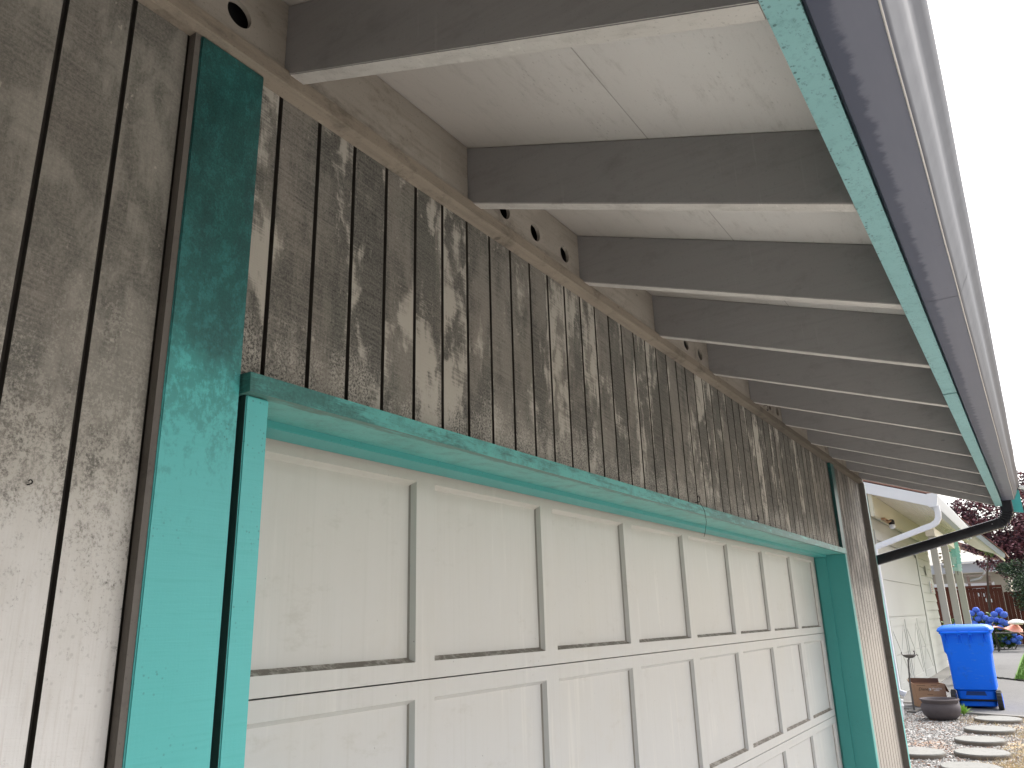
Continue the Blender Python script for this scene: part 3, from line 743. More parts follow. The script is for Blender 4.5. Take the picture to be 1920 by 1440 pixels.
for k, p in enumerate(pts):
    d = (Vector(pts[min(k + 1, len(pts) - 1)]) - Vector(pts[max(0, k - 1)])).normalized(); u = Vector((1, 0, 0)); v = d.cross(u).normalized(); rings.append(rrect(Vector(p), u, v, .075, .095))
b.loft(rings); b.build('downspout', white, NB, smooth=True)
# floodlight
FL = thing('flood_light', 'clear bulb flood light on a small bracket under the tan soffit', 'lamp', (15.9, 2.05, 1.60))
b = MB(); b.box(15.6, 16.5, 2.10, 2.16, 1.60, 1.64); b.tube([(15.8, 2.1, 1.6), (15.7, 2.02, 1.58), (15.6, 2.05, 1.55)], .012); b.build('bracket', flat('rusty_bracket', (.45, .26, .12), (.25, .16, .1)), FL)
b = MB(); b.lathe([(.03, .10), (.05, .08), (.052, .03), (.045, .0)], (15.85, 2.03, 1.52), 20); b.build('socket', M['metal'], FL, smooth=True)
b = MB(); b.lathe([(.0, -.075), (.03, -.07), (.052, -.045), (.058, -.015), (.045, .01)], (15.85, 2.03, 1.52), 20); b.build('bulb', flat('pale_glass', (.75, .78, .78), None, .1), FL, smooth=True)
# round copper ornament
t = thing('wall_medallion', 'round copper ring ornament hung under the neighbour eave above the posts', 'ornament', (23.4, 1.86, 2.0))
cop = flat('copper', (.42, .20, .11), (.28, .14, .09), .4, 8, .5, .4)
def ring(b, c, R, r, n=32, m=8):
    rings = []
    for k in range(n + 1):
        a = 2 * math.pi * k / n; cc = Vector((c[0], c[1] + R * math.cos(a), c[2] + R * math.sin(a)))
        rings.append([cc + Vector((0, math.cos(a), math.sin(a))) * r * math.cos(2 * math.pi * j / m) + Vector((1, 0, 0)) * r * math.sin(2 * math.pi * j / m) for j in range(m)])
    b.loft(rings, False)
b = MB(); ring(b, (23.35, 1.83, 2.0), .15, .022); b.build('outer_ring', cop, t, smooth=True)
b = MB(); ring(b, (23.35, 1.83, 2.0), .075, .014)
for k in range(8):
    a = k * math.pi / 4; b.tube([(23.35, 1.83, 2.0), (23.35, 1.83 + .13 * math.cos(a), 2.0 + .13 * math.sin(a))], .006)
b.build('rosette', flat('dark_copper', (.14, .09, .07)), t)
# house number plate, cane ornament
t = tag(MB().build('x', white, None) if False else boxo('number_plate', flat('plate_grey', (.40, .40, .36), (.3, .3, .27)), None, 22.0, 22.24, 2.235, 2.255, .83, 1.06, .004), 'small grey square plate on the neighbour cream lap siding', 'plate')
t = thing('candy_cane_ornament', 'small red and white striped ornament fixed to the cream lap siding', 'ornament', (22.4, 2.235, .5))
rd = flat('red_paint', (.5, .06, .07)); 
b = MB(); b.tube([(22.3, 2.23, .42), (22.3, 2.23, .62), (22.34, 2.23, .68), (22.42, 2.23, .68)], .022); b.build('cane', white, t, smooth=True)
b = MB()
for k in range(4): b.bar((22.3 - .03, 2.205, .44 + .055 * k), (22.3 + .03, 2.205, .46 + .055 * k), .006, .02)
b.build('stripes', rd, t)

# ================================================================== NEIGHBOUR PORCH
PC = thing('neighbour_porch', 'steep grey-edged porch gable beyond the neighbour garage', 'porch', (23.8, 1.7, NZ))
b = MB(); b.prism([(2.1, 3.16), (.60, 1.28), (1.15, 1.50), (1.45, 1.74), (2.1, 1.98)], 0, 23.86, 23.95); b.build('gable_wall', tan, PC)
b = MB(); b.prism([(1.80, 2.78), (.555, 1.34), (.575, 1.235), (.62, 1.235), (1.80, 2.60)], 0, 23.78, 23.86); b.build('rake_board', greyw, PC, bevel=.005)
b = MB(); b.prism([(1.85, 2.86), (.54, 1.345), (.54, 1.37), (1.85, 2.89)], 0, 23.74, 26.5); b.build('roof', brown, PC)
b = MB(); b.prism([(1.80, 2.60), (.64, 1.30), (.66, 1.27), (1.80, 2.56)], 0, 23.95, 26.5); b.build('soffit', tan, PC)
postc = flat('post_cream', (.50, .49, .44), (.45, .44, .40), .6, 2)
for x, lab in ((17.8, 'nearest of the three pale porch posts beside the lap siding'), (20.25, 'middle one of the three pale porch posts'), (22.8, 'farthest of the three pale porch posts, behind the teal chime')):
    t = thing('porch_post', lab, 'post', (x, 1.6, NZ), 'pale posts in a row beyond the neighbour garage')
    s = .062 if x < 19 else .07 if x < 21 else .075
    b = MB(); b.box(x - s, x + s, 1.6 - s, 1.6 + s, NZ + .12, 1.42); b.build('shaft', postc, t, bevel=.008)
    b = MB(); b.box(x - s - .03, x + s + .03, 1.6 - s - .03, 1.6 + s + .03, NZ, NZ + .119); b.build('base', white, t, bevel=.01)
b = MB(); b.box(17.6, 23.7, 1.52, 1.68, 1.421, 1.58); tag(b.build('porch_beam', tan, None, (17.6, 1.6, 1.42)), 'tan beam lying across the tops of the three porch posts', 'beam')
# chimes
t = thing('capiz_chime', 'aqua shell disc wind chime hanging by the porch posts', 'wind chime', (22.0, 1.56, 1.6))
aq = flat('aqua_shell', (.22, .66, .60), (.45, .80, .76), .35, 12)
b = MB()
for k in range(9):
    z = 1.60 - .082 * k; wd = .16 - .012 * max(0, k - 4)
    for q in (-1, 0, 1):
        b.cur = 1 if random.random() < .4 else 0
        cc = (22.0 + .03 * q, 1.56 + q * wd * .52, z + .012 * q)
        b.loft([[(cc[0] + dx, cc[1] + r_ * math.cos(math.pi * j / 7), cc[2] + r_ * math.sin(math.pi * j / 7)) for j in range(14)] for dx, r_ in ((-.008, .044), (-.004, .054), (.004, .054), (.008, .044))])
b.build('discs', [aq, flat('pale_shell', (.50, .78, .74), (.62, .84, .80), .35)], t)
b = MB(); b.tube([(22, 1.56, 1.8), (22, 1.56, .80)], .006); b.build('cord', M['metal'], t)
t = thing('shell_mobile', 'string of small brown and white shells hanging left of the aqua chime', 'wind chime', (21.5, 1.75, 1.5))
random.seed(3); shm = flat('shell', (.65, .60, .52), (.25, .16, .1), .5, 18)
for k in range(16):
    x, y, z = 21.5 + random.uniform(-.1, .1), 1.72 + random.uniform(-.13, .13), 1.42 - random.uniform(0, .5)
    b = MB(); b.lathe([(0, -.018), (.03, -.01), (.038, 0), (.02, .02), (0, .024)], (x, y, z), 8); b.build('shell', shm, t, smooth=True)
b = MB(); b.tube([(21.5, 1.72, 1.6), (21.5, 1.72, .95)], .005); b.tube([(21.5, 1.60, 1.45), (21.5, 1.84, 1.43)], .006); b.build('cord', M['metal'], t)

# ================================================================== OBJECTS BY THE DRIVE
# --- wheeled bin (we see its wheel side)
blue = flat('blue_bin_plastic', (.0, .15, .93), (.002, .17, .96), .5, 3, .25, 0, .12, 220)
bluel = flat('blue_lid_plastic', (.02, .17, .80), (.03, .20, .85), .42, 3, .35)
blk = flat('black_rubber', (.02, .02, .022), (.035, .035, .035), .7, 20)
_n = N('scuffed_bin_plastic', .5, .25); _v = _n.t.nodes.new('ShaderNodeTexCoord').outputs['Object']
_c = _n.mix(_n.noise((2, 2, 2), 3, vec=_v), (.0, .14, .90), (.002, .17, .96)); _c = _n.mix(_n.mul(_n.step(_n.noise((8, 8, 50), 4, .7, vec=_v), .60, .68), .35), _c, (.12, .30, .80)); _c = _n.mix(_n.mul(_n.step(_n.noise((6, 6, 4), 4, .7, vec=_v, off=(3, 3, 3)), .55, .7), .35), _c, (.03, .10, .45)); _n.color(_c); blue = _n.m
BN = thing('wheeled_bin', 'tall blue wheeled bin with closed lid standing on the driveway edge', 'bin', (13.98, 1.05, NZ))
fw = Vector((.999, .015, 0)).normalized()   # towards the front of the bin (away from us)
sd = Vector((-fw.y, fw.x, 0))                                  # left side in view
bc = Vector((13.85, 1.035, NZ))
def bp(a, l, z): return bc + fw * a * .9 + sd * l * .95 + Vector((0, 0, z))
def bring(a0, a1, hw, z, r=.05, n=4):
    pts = []
    for (ca, cl, st) in ((a1 - r, hw - r, 0), (a0 + r, hw - r, 1), (a0 + r, -hw + r, 2), (a1 - r, -hw + r, 3)):
        for k in range(n + 1):
            t = math.pi / 2 * (st + k / n); pts.append(bp(ca + r * math.cos(t), cl + r * math.sin(t), z))
    return pts
b = MB()
prof = [(-.14, .46, .235, .045), (-.17, .50, .25, .06), (-.17, .515, .262, .26), (-.215, .53, .285, .262 + .02), (-.225, .545, .29, .60), (-.232, .56, .30, .76), (-.235, .565, .325, .80), (-.24, .575, .335, 1.02), (-.245, .58, .338, 1.045), (-.265, .60, .355, 1.047), (-.265, .60, .355, 1.075)]
b.loft([bring(a0, a1, hw, z, .055) for a0, a1, hw, z in prof])
BD = b.build('body', blue, BN, smooth=True)
b = MB()   # recess at the foot and moulded ribs under the rim
b.loft([[bp(-.172, .14, .20), bp(-.172, -.14, .20), bp(-.172, -.12, .255), bp(-.172, .12, .255)], [bp(-.16, .14, .20), bp(-.16, -.14, .20), bp(-.16, -.12, .255), bp(-.16, .12, .255)]])
b.build('foot_recess', flat('deep_blue', (.01, .05, .22)), BN)
b = MB()
for l in (-.27, -.235, -.09, -.05, .06, .10, .245, .28):
    b = MB(); b.hexa([bp(-.232, l - .007, .90), bp(-.232, l + .007, .90), bp(-.20, l + .007, .90), bp(-.20, l - .007, .90), bp(-.29, l - .007, 1.046), bp(-.29, l + .007, 1.046), bp(-.22, l + .007, 1.046), bp(-.22, l - .007, 1.046)])
    b.build('rib', blue, BN)
b = MB(); b.tube([bp(-.30, -.32, 1.065), bp(-.30, .32, 1.065)], .017, 12); b.box(0, 0, 0, 0, 0, 0) if False else None
for l in (-.31, -.07, .08, .31): b.hexa([bp(-.31, l - .02, 1.03), bp(-.31, l + .02, 1.03), bp(-.25, l + .02, 1.03), bp(-.25, l - .02, 1.03), bp(-.31, l - .02, 1.085), bp(-.31, l + .02, 1.085), bp(-.25, l + .02, 1.085), bp(-.25, l - .02, 1.085)])
b.build('handle', blue, BN, smooth=True)
b = MB(); b.loft([bring(-.285, .63, .375, 1.078, .06), bring(-.29, .635, .38, 1.10, .06), bring(-.27, .615, .36, 1.135, .06), bring(-.20, .56, .30, 1.165, .06), bring(-.12, .46, .22, 1.172, .06)]); b.build('lid', bluel, BN, smooth=True)
for s in (-1, 1):
    b = MB(); n = 36; rings = []
    for l, r in ((.265, .10), (.265, .128), (.275, .135), (.325, .135), (.335, .128), (.335, .10)):
        rings.append([bp(-.19 + (r + (.006 if (k % 2 and r > .13) else 0)) * math.cos(2 * math.pi * k / n), s * l, .137 + (r + (.006 if (k % 2 and r > .13) else 0)) * math.sin(2 * math.pi * k / n)) for k in range(n)])
    b.loft(rings); W = b.build('wheel', blk, BN)
    b = MB(); rings = []
    for l, r in ((.262, .09), (.262, .098), (.338, .098), (.338, .03), (.345, .0)):
        rings.append([bp(-.19 + r * math.cos(2 * math.pi * k / n), s * l, .137 + r * math.sin(2 * math.pi * k / n)) for k in range(n)])
    b.loft(rings, False); b.build('hub', blue, W)
b = MB(); b.tube([bp(-.19, -.33, .137), bp(-.19, .33, .137)], .014); b.build('axle', M['metal'], BN)
# --- fire-bowl planter
pm = flat('weathered_iron_resin', (.085, .072, .078), (.125, .11, .115), .75, 14, .3, 0, .6, 120)
px, py = 12.45, 1.385
t = thing('planter_bowl', 'large dark brown cauldron-shaped planter on the gravel', 'planter', (px, py, NZ))
b = MB(); b.lathe([(.0, .0), (.13, .0), (.17, .012), (.215, .06), (.238, .12), (.24, .155), (.228, .19), (.212, .205), (.218, .215), (.226, .235), (.238, .243), (.238, .258), (.226, .262), (.218, .255), (.205, .225), (.195, .17), (.17, .12), (.0, .11)], (px, py, NZ), 48)
b.build('bowl', pm, t, smooth=True)
b = MB(); b.lathe([(.0, .185), (.05, .182), (.085, .165), (.09, .12)], (px + .02, py - .01, NZ), 24); b.build('saucer', flat('terracotta', (.36, .17, .12), (.28, .14, .10)), t, smooth=True)
# --- cardboard box, open, with plain dark printing
kr = flat('kraft_cardboard', (.42, .25, .15), (.36, .215, .125), .8, 5)
t = thing('cardboard_box', 'open brown cardboard box with dark printed lettering behind the planter', 'box', (13.75, 1.68, NZ + .025))
u = Vector((.35, -.94, 0)).normalized(); v = Vector((.94, .35, 0)).normalized(); o = Vector((13.70, 1.825, NZ + .026))
def cp(a, c, z): return o + u * a + v * c + Vector((0, 0, z))
def cb(b, a0, a1, c0, c1, z0, z1):
    b.hexa([cp(a0, c0, z0), cp(a1, c0, z0), cp(a1, c1, z0), cp(a0, c1, z0), cp(a0, c0, z1), cp(a1, c0, z1), cp(a1, c1, z1), cp(a0, c1, z1)])
b = MB(); L, W_, Hh = .42, .30, .31
cb(b, 0, L, 0, .006, 0, Hh); cb(b, 0, L, W_ - .006, W_, 0, Hh + .0); cb(b, 0, .006, .006, W_ - .006, 0, Hh); cb(b, L - .006, L, .006, W_ - .006, 0, Hh); cb(b, .006, L - .006, .006, W_ - .006, 0, .008)
b.build('carton', kr, t)
b = MB(); b.hexa([cp(0, W_, Hh), cp(L, W_, Hh), cp(L, W_ + .004, Hh + .001), cp(0, W_ + .004, Hh + .001), cp(0, W_ + .012, Hh + .072), cp(L, W_ + .012, Hh + .060), cp(L, W_ + .016, Hh + .060), cp(0, W_ + .016, Hh + .072)])
b.build('back_flap', flat('shaded_kraft', (.17, .095, .06), (.13, .075, .05), .85, 5), t); b = MB()
b.hexa([cp(-.004, .0, Hh), cp(0, .0, Hh), cp(0, W_, Hh), cp(-.004, W_, Hh), cp(-.03, .02, Hh + .02), cp(-.026, .02, Hh + .02), cp(-.026, W_ - .02, Hh + .06), cp(-.03, W_ - .02, Hh + .06)])
b.build('flap', kr, t); b = MB()
b.hexa([cp(L, .0, Hh), cp(L + .004, .0, Hh), cp(L + .004, W_, Hh), cp(L, W_, Hh), cp(L + .05, .02, Hh - .12), cp(L + .054, .02, Hh - .12), cp(L + .054, W_ - .02, Hh - .12), cp(L + .05, W_ - .02, Hh - .12)])
b.build('flap', kr, t)
def text_on(body, size, mat, pa, ox, oz, name='lettering', font_shear=0):
    cu = bpy.data.curves.new(name, 'FONT'); cu.body = body; cu.size = size; cu.extrude = .0006; cu.shear = font_shear; cu.resolution_u = 3
    o2 = bpy.data.objects.new(name + '_tmp', cu); COL.objects.link(o2); bpy.context.view_layer.update()
    me = bpy.data.meshes.new_from_object(o2.evaluated_get(bpy.context.evaluated_depsgraph_get())); bpy.data.objects.remove(o2)
    me.materials.clear(); me.materials.append(mat)
    R = Matrix((u, Vector((0, 0, 1)), -v)).transposed().to_4x4()
    q = cp(ox, -.0012, oz) - Vector(ORG[pa.name])
    me.transform(Matrix.Translation(q) @ R)
    o3 = bpy.data.objects.new(name, me); COL.objects.link(o3); o3.parent = pa; return o3
ink = flat('black_ink', (.03, .025, .02)); inkw = flat('white_ink', (.80, .76, .72))
text_on('Disney', .058, ink, t, .045, .225, 'lettering', .35)
text_on('Huggies', .044, inkw, t, .235, .235, 'white_lettering')
b = MB(); cb(b, .255, .335, -.0016, -.0004, .215, .222); b.build('white_rule', inkw, t)
b = MB(); cb(b, .190, .222, -.0016, -.0004, .225, .255); b.build('white_mark', inkw, t)
for a0, a1, z0 in ((.03, .15, .292), (.23, .31, .292), (.16, .24, .165)):
    b = MB(); cb(b, a0, a1, -.0012, -.0004, z0, z0 + .005); b.build('printed_rule', ink, t)
# --- low bird feeder stand
st = flat('grey_iron', (.10, .095, .09), (.16, .15, .14), .6, 12, .4, .3)
t = thing('feeder_stand', 'thin iron pole with a shallow dish on top and a flat foot', 'feeder', (13.25, 1.83, NZ))
b = MB(); b.box(13.1, 13.4, 1.765, 1.905, NZ + .002, NZ + .022); b.build('foot_plate', st, t, bevel=.004)
b = MB(); b.tube([(13.25, 1.82, NZ + .02), (13.25, 1.82, NZ + .35), (13.25, 1.79, NZ + .70), (13.25, 1.772, -.65)], [.014, .012, .011, .011], 8); b.build('pole', st, t, smooth=True)
b = MB(); b.lathe([(.0, .0), (.045, .004), (.078, .024), (.095, .048), (.088, .05), (.07, .03), (.0, .012)], (13.25, 1.765, -.655), 28); b.build('dish', st, t, smooth=True)
for pt, rr in (([(13.25, 1.856, -.615), (13.25, 1.866, -.58), (13.25, 1.858, -.57)], .006), ([(13.25, 1.70, -.635), (13.25, 1.69, -.58), (13.25, 1.70, -.555), (13.25, 1.68, -.56)], .008), ([(13.25, 1.675, -.607), (13.25, 1.645, -.615)], .006)):
    b = MB(); b.tube(pt, rr); b.build('perch', st, t)
# --- white bucket by the corner
t = thing('plastic_pail', 'white pail half hidden by the garage corner, a curved grey scoop leaning in it', 'pail', (12.3, 1.93, NZ))
b = MB(); b.lathe([(.0, .0), (.075, .0), (.085, .16), (.092, .165), (.092, .18), (.088, .19), (.09, .23), (.095, .235), (.095, .25), (.08, .25), (.07, .02), (0, .02)], (12.3, 1.90, NZ), 28); b.build('pail_body', white, t, smooth=True)
b = MB(); b.tube([(12.3, 1.91, NZ + .20), (12.3, 1.885, NZ + .42), (12.3, 1.865, NZ + .445), (12.3, 1.90, NZ + .465), (12.3, 1.94, NZ + .49), (12.3, 1.95, NZ + .53)], .010); b.build('scoop_handle', flat('scoop_grey', (.35, .35, .34), (.25, .25, .25), .4, 5, .5, .5), t, smooth=True)
# --- small succulent plant
t = thing('leafy_plant', 'small bright green leafy weed beside the planter', 'plant', (12.95, 1.17, NZ))
b = MB(); random.seed(5)
for k in range(34):
    a = k * 2.4; el = .3 + 1.1 * (k / 34); L = .10 + .05 * random.random()
    c = Vector((12.95, 1.17, NZ + .02)); d = Vector((math.cos(a) * math.cos(el), math.sin(a) * math.cos(el), math.sin(el))); s = Vector((-math.sin(a), math.cos(a), 0))
    m1 = c + d * L * .55 + Vector((0, 0, .005)); tp = c + d * L
    b.face([c, m1 + s * .018, tp]); b.face([c, tp, m1 - s * .018])
b.build('leaves', flat('fresh_leaf', (.22, .42, .06), (.36, .55, .14), .5, 9), t, fix=False)
b = MB(); b.tube([(12.95, 1.17, NZ), (12.95, 1.17, NZ + .05)], .012); b.build('stem', flat('stem_green', (.12, .2, .05)), t)
# --- hose
b = MB(); b.tube([(19.9 - .028 * k, 1.20 - k * .018, NZ + .036 + .004 * math.sin(k)) for k in range(0, 75)], .016, 8)
tag(b.build('garden_hose', M['metal'], None, (19, 1, NZ), smooth=True), 'thin black hose lying across the driveway behind the blue bin', 'hose')

# ================================================================== FAR BACKGROUND
# --- fence
cedar = N('stained_cedar', .75, .25)
_g = cedar.noise((1, 14, 1.2), 4, .6); cedar.color(cedar.mix(_g, (.085, .024, .016), (.13, .042, .027))); cedar = cedar.m
t = thing('cedar_fence', 'red-brown stained board fence behind the blue hydrangeas', 'fence', (37, 1.9, NZ))
b = MB(); y = 1.24
while y < 4.6:
    b.box(37.0, 37.03, y, y + .135, NZ + .05, .80 + .012 * math.sin(y * 9)); y += .14
b.build('board', cedar, t)
b = MB(); b.box(36.93, 37.06, 1.22, 4.6, .805, .90); b.box(36.96, 36.999, 1.22, 4.6, .66, .74); b.build('rail', cedar, t, bevel=.006)
b = MB(); y = 0
for k in range(24): b.box(37.06, 37.09, 1.05 - .14 * k, 1.185 - .14 * k, NZ + .05, .62 + .01 * math.sin(k * 5))
b.build('return_board', cedar, t)
b = MB(); b.box(36.95, 37.07, 1.205, 1.235, NZ, .9); b.build('post', cedar, t)
for y, z in ((2.02, .62), (1.84, .60), (1.68, .60), (1.80, .40), (1.62, .38)):
    b = MB(); b.box(36.95, 36.957, y, y + .035, z - .13, z); b.build('slit_gap', white, t)
# --- rustic chair frame above the fence
t = thing('plant_rack', 'weathered wooden rack frame showing above the fence', 'rack', (39, 2.0, NZ))
b = MB()
for y in (1.65, 2.42): b.bar((39, y, NZ), (39, y + .02, 1.42), .05, .07, (0, 1, 0)); b.bar((39.5, y - .02, NZ), (39.3, y, 1.35), .04, .06, (0, 1, 0))
b.build('upright', flat('bleached_wood', (.34, .24, .19), (.22, .15, .12)), t)
b = MB()
for z in (1.34, 1.05): b.box(38.96, 39.04, 1.55, 2.55, z, z + .05)
b.build('rung', flat('bleached_wood_pale', (.50, .44, .40), (.34, .25, .2)), t)
# --- far house
FH = thing('far_house', 'grey-tan house with reddish roof beyond the fence', 'house', (46, 1.7, NZ))
b = MB(); b.box(46, 52, 1.15, 7.5, NZ, 1.75); b.build('wall', flat('far_wall_tan', (.42, .39, .32), (.36, .34, .29)), FH)
b = MB(); b.prism([(.9, 2.25), (4.6, 3.9), (4.6, 4.0), (.9, 2.35)], 0, 45.4, 53); b.build('roof', flat('far_roof_rose', (.42, .24, .21), (.34, .2, .18), .9, 3), FH)
b = MB(); b.box(45.3, 45.42, .9, 4.0, 2.20, 2.27); b.build('gutter', white, FH)
b = MB(); b.box(45.45, 46.0, 1.0, 4.6, 1.76, 2.19); b.build('soffit', greyw, FH)
b = MB(); b.tube([(45.35, 2.1, 1.95), (45.35, 2.05, 1.7), (45.5, 2.3, 1.45), (45.9, 2.9, 1.35)], .05); b.build('downspout', flat('dull_white', (.55, .57, .56)), FH, smooth=True)
b = MB(); b.box(44, 44.1, 1.7, 4.5, .5, 1.22); tag(b.build('white_screen', white, None, (44, 2, .5)), 'white panel seen just above the fence top', 'panel')
# --- hydrangeas
gl = flat('hydrangea_leaf', (.055, .12, .03), (.12, .20, .05), .6, 8)
hb = flat('hydrangea_blue', (.03, .12, .60), (.14, .26, .85), .6, 14)
def shrub(name, lab, c, rad, nleaf, heads, hs=.11):
    t = thing(name, lab, 'shrub', (c[0], c[1], NZ), 'blue hydrangeas by the fence')
    b = MB()
    for k in range(nleaf):
        while True:
            p = Vector([random.uniform(-1, 1) for _ in range(3)])
            if .3 < p.length < 1: break
        p = Vector((c[0] + p.x * rad[0], c[1] + p.y * rad[1], c[2] + p.z * rad[2])); a = Vector([random.gauss(0, 1) for _ in range(3)]).normalized(); q = a.cross(Vector((0, 0, 1))).normalized()
        s = random.uniform(.05, .09); b.face([p - q * s * .6, p + a * s, p + q * s * .6, p - a * s])
    b.build('foliage', gl, t, fix=False)
    b = MB()
    for k in range(5): b.tube([(c[0], c[1] + .1 * (k - 2), NZ), (c[0], c[1] + .2 * (k - 2), c[2])], .015, 5)
    b.build('stem', flat('stem_brown', (.12, .09, .05)), t)
    for (y, z, r) in heads:
        r *= .84
        b = MB(); x = c[0] - rad[0] * .8 + random.uniform(-.1, .1)
        for k in range(90):
            g_ = 2.39996 * k; zz = 1 - 2 * (k + .5) / 90; rr = math.sqrt(1 - zz * zz)
            d = Vector((rr * math.cos(g_), rr * math.sin(g_), zz)); p = Vector((x, y, z)) + Vector((d.x, d.y, d.z * .85)) * r * random.uniform(.88, 1.05)
            a = d.orthogonal().normalized(); q = d.cross(a); s = r * .28
            b.face([p - a * s, p - q * s + d * .008, p + a * s, p + q * s + d * .008])
        b.build('flower_head', hb, t, fix=False)
def hh(*pts, x=33.0):      # head positions on the face of the bush (y, z, r)
    return [(y, z, r) for y, z, r in pts]
shrub('hydrangea', 'big blue hydrangea bush rising behind the bin lid', (33.3, 1.75, -.72), (.45, .75, .62), 1500,
      hh((2.16, -.13, .13), (2.0, -.02, .13), (1.88, -.16, .13), (1.98, -.32, .12), (1.76, -.30, .13), (1.60, -.36, .13), (1.46, -.18, .13), (1.30, -.06, .13), (1.18, -.20, .14), (1.44, -.38, .12), (1.28, -.42, .13), (2.12, -.48, .13), (1.9, -.56, .12), (1.62, -.56, .13), (1.36, -.62, .12), (1.18, -.48, .12), (2.24, -.30, .11), (2.3, -.6, .12), (1.72, -.44, .1), (1.10, -.66, .11)))
shrub('hydrangea', 'low blue hydrangea clump under the patio chair', (33.6, 1.28, -1.05), (.35, .45, .25), 500,
      hh((1.44, -.90, .11), (1.40, -1.04, .11), (1.24, -1.12, .1), (1.02, -.86, .11), (.94, -1.0, .11), (1.06, -1.06, .11), (.86, -.98, .1), (.94, -1.14, .1), (1.3, -.98, .09)))
# small head seen between posts
shrub('hydrangea', 'hydrangea seen in the gap between the porch posts', (34.5, 2.95, -.7), (.3, .4, .5), 300, hh((2.72, -.30, .11), (2.80, -.52, .10), (2.44, -.45, .1)))
# --- patio chair with towel
t = thing('patio_chair', 'dark metal patio chair with mesh seat behind the bin', 'chair', (31.8, 1.1, NZ))
b = MB(); b.prism([(31.4, .66), (32.1, .66), (32.1, 1.52), (31.4, 1.52)], 2, -.80, -.76); b.build('seat', flat('grey_mesh', (.12, .12, .12), (.08, .08, .08)), t, bevel=.01)
for x, y in ((31.4, .68), (31.4, 1.50), (32.1, .68), (32.1, 1.50)):
    b = MB(); b.tube([(x, y, -.76), (x - .03, y - .02, NZ)], .016); b.build('leg', M['metal'], t, smooth=True)
b = MB(); b.tube([(31.4, .68, -.76), (31.35, .62, -.50), (32.0, .62, -.46), (32.1, .68, -.76)], .016); b.tube([(31.4, 1.5, -.76), (31.35, 1.52, -.50), (32.0, 1.52, -.46), (32.1, 1.5, -.76)], .016); b.build('arm', M['metal'], t, smooth=True)
orange = flat('orange_towel', (.80, .22, .14), (.85, .62, .55), .9, 9)
def cloth(name, mat, P, nu, nv, lab, cat, org):
    b = MB(); g_ = [[P(i / nu, j / nv) for j in range(nv + 1)] for i in range(nu + 1)]
    for i in range(nu):
        for j in range(nv): b.face([g_[i][j], g_[i + 1][j], g_[i + 1][j + 1], g_[i][j + 1]])
    o_ = b.build(name, mat, None, org, smooth=True)
    md = o_.modifiers.new('thickness', 'SOLIDIFY'); md.thickness = .012
    return tag(o_, lab, cat)
def PT(u_, v_):
    y = 1.55 - 1.0 * u_; drop = max(0, (u_ - .72) / .28)
    return (31.36 + .5 * v_ + .03 * math.sin(9 * u_), y + .10 * drop * 0, -.62 - .10 * u_ * (1 - v_) + .06 * math.sin(7 * u_ + 3 * v_) - .34 * drop ** 1.2 + .05 * v_)
cloth('beach_towel', orange, PT, 26, 8, 'coral and white towel draped over the patio chair', 'towel', (31.6, 1.1, -.6))
t = thing('cushion', 'white rounded cushion lying on the towel on the patio chair', 'cushion', (31.7, .80, -.5))
b = MB(); b.lathe([(0, -.06), (.15, -.055), (.24, -.02), (.25, .02), (.20, .07), (.1, .11), (0, .12)], (31.62, .82, -.47), 24); b.build('cover', flat('white_cloth', (.85, .82, .80)), t, smooth=True)
# --- trees
def crown(b, blobs, n, s0, s1, droop=0):
    tot = sum(r[3] ** 2 for r in blobs)
    for bl in blobs:
        k = int(n * bl[3] ** 2 / tot)
        for _ in range(k):
            d = Vector([random.gauss(0, 1) for _ in range(3)]).normalized(); r = bl[3] * (random.random() ** .4)
            p = Vector(bl[:3]) + Vector((d.x * r, d.y * r, d.z * r * bl[4]))
            nn = mnoise.noise(p * 2.2)
            if nn < -.12: continue
            a = Vector([random.gauss(0, 1) for _ in range(3)]); a.z = a.z * .5 - droop; a.normalize(); q = a.cross(Vector([random.gauss(0, 1) for _ in range(3)])).normalized(); s = random.uniform(s0, s1)
            b.cur = random.choice((0, 0, 1, 2)) if nn < .15 else random.choice((0, 1, 1, 2))
            b.face([p, p + a * s * .5 + q * s * .28, p + a * s, p + a * s * .5 - q * s * .28])
random.seed(11)
mp = [flat('maple_leaf_dark', (.040, .018, .028), (.065, .028, .04), .6, 3), flat('maple_leaf_wine', (.16, .055, .075), (.22, .085, .10), .6, 3), flat('maple_leaf_light', (.34, .17, .20), (.28, .12, .14), .5, 3)]
t = thing('purple_maple', 'wine-red leaved maple towering behind the fence', 'tree', (40.5, -.6, NZ))
b = MB(); bl = [(40.5, .4, 3.4, 1.2, .8), (40.0, 1.6, 3.5, .9, .75), (39.8, 2.3, 3.9, .7, .7), (40.5, -.8, 4.2, 1.5, .85), (39.8, .8, 2.3, 1.0, .8), (39.8, -.3, 2.2, 1.2, .8), (40.3, -.4, 5.2, .85, .8), (40, 1.3, 2.7, .9, .6), (41, -1.8, 3.0, 1.5, 1), (40.6, 3.0, 3.4, .7, .7), (40, .2, 1.5, 1.0, .7), (40.2, 1.55, 1.9, .6, .5), (39.6, -.5, 1.2, 1.1, .8), (39.6, .75, 1.55, .6, .6), (39.7, .1, 2.3, 1.0, .8), (39.8, 1.9, 2.6, .6, .5), (39.7, -.2, 3.2, 1.0, .9), (40, 1.0, 3.3, .9, .8), (40, 2.35, 4.25, .75, .7), (40, 1.4, 4.5, .8, .7), (40.2, .5, 4.9, .9, .7), (40.2, 2.0, 3.4, .8, .7)]
crown(b, bl, 30000, .10, .20, .35); b.build('crown', mp, t, fix=False)
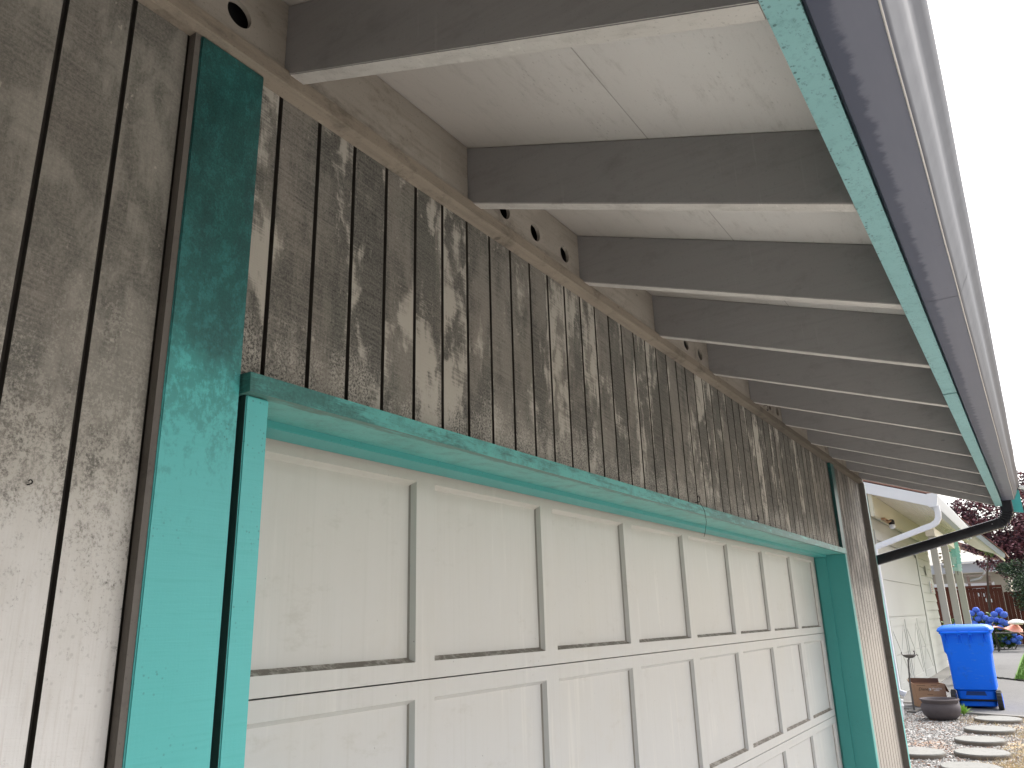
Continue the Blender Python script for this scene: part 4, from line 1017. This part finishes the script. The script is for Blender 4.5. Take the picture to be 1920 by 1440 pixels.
tb = flat('bark', (.10, .075, .06), (.06, .045, .04), .9, 5, .2, 0, .8)
b = MB(); b.tube([(40.5, -.6, NZ), (40.4, -.5, .4), (40.5, -.2, 2.0), (40.3, .1, 3.6)], [.22, .18, .13, .06], 8)
for e in ((40, 1.6, 3.4), (40.4, -1.0, 4.6), (40, .8, 2.4), (40.2, 2.3, 3.7)): b.tube([(40.45, -.4, 1.0), ((40.3 + e[0]) / 2, (e[1] - .4) / 2, 2.0), e], [.10, .07, .02], 6)
b.build('trunk', tb, t, smooth=True)
gm_ = [flat('ivy_leaf_dark', (.006, .018, .012), (.012, .03, .018), .5, 3), flat('ivy_leaf_mid', (.018, .05, .022), (.03, .07, .03), .5, 3), flat('ivy_leaf_light', (.07, .13, .05), (.14, .2, .10), .5, 3)]
t = thing('dark_evergreen', 'dense dark green shrub tree under the purple maple', 'tree', (37.5, .2, NZ))
b = MB(); bl = [(36.6, .25, .35, .75, 1.1), (36.5, -.4, .3, .8, 1.4), (36.7, .5, 1.1, .55, .8), (37.5, .35, .9, .85, 1.1), (37.6, -.3, .9, 1.0, 1.3), (37.4, .55, 1.4, .55, .9), (37.4, .15, .05, .6, .9), (37.6, .9, 1.5, .45, .7)]
def crown2(): crown(b, bl, 20000, .05, .10, .1)
crown2(); b.build('crown', gm_, t, fix=False)
b = MB(); b.tube([(37.5, -.1, NZ), (37.5, .1, .2), (37.5, .2, 1.2)], [.12, .09, .04], 8); b.build('trunk', tb, t, smooth=True)
# green shrub sprig in the maple
t = thing('green_shrub', 'yellow-green twig patch showing between the gable and the maple', 'shrub', (36.5, 1.9, NZ))
b = MB(); crown(b, [(36.5, 1.32, 2.2, .22, 1.1), (36.5, 1.55, 2.35, .16, 1)], 500, .05, .10, .2); b.build('foliage', [gl, flat('lime_leaf', (.20, .28, .06), (.3, .38, .1)), gl], t, fix=False)
b = MB(); b.tube([(36.5, 1.9, NZ), (36.5, 1.6, 1.2), (36.5, 1.4, 2.2)], [.05, .04, .015], 6); b.build('stem', tb, t)
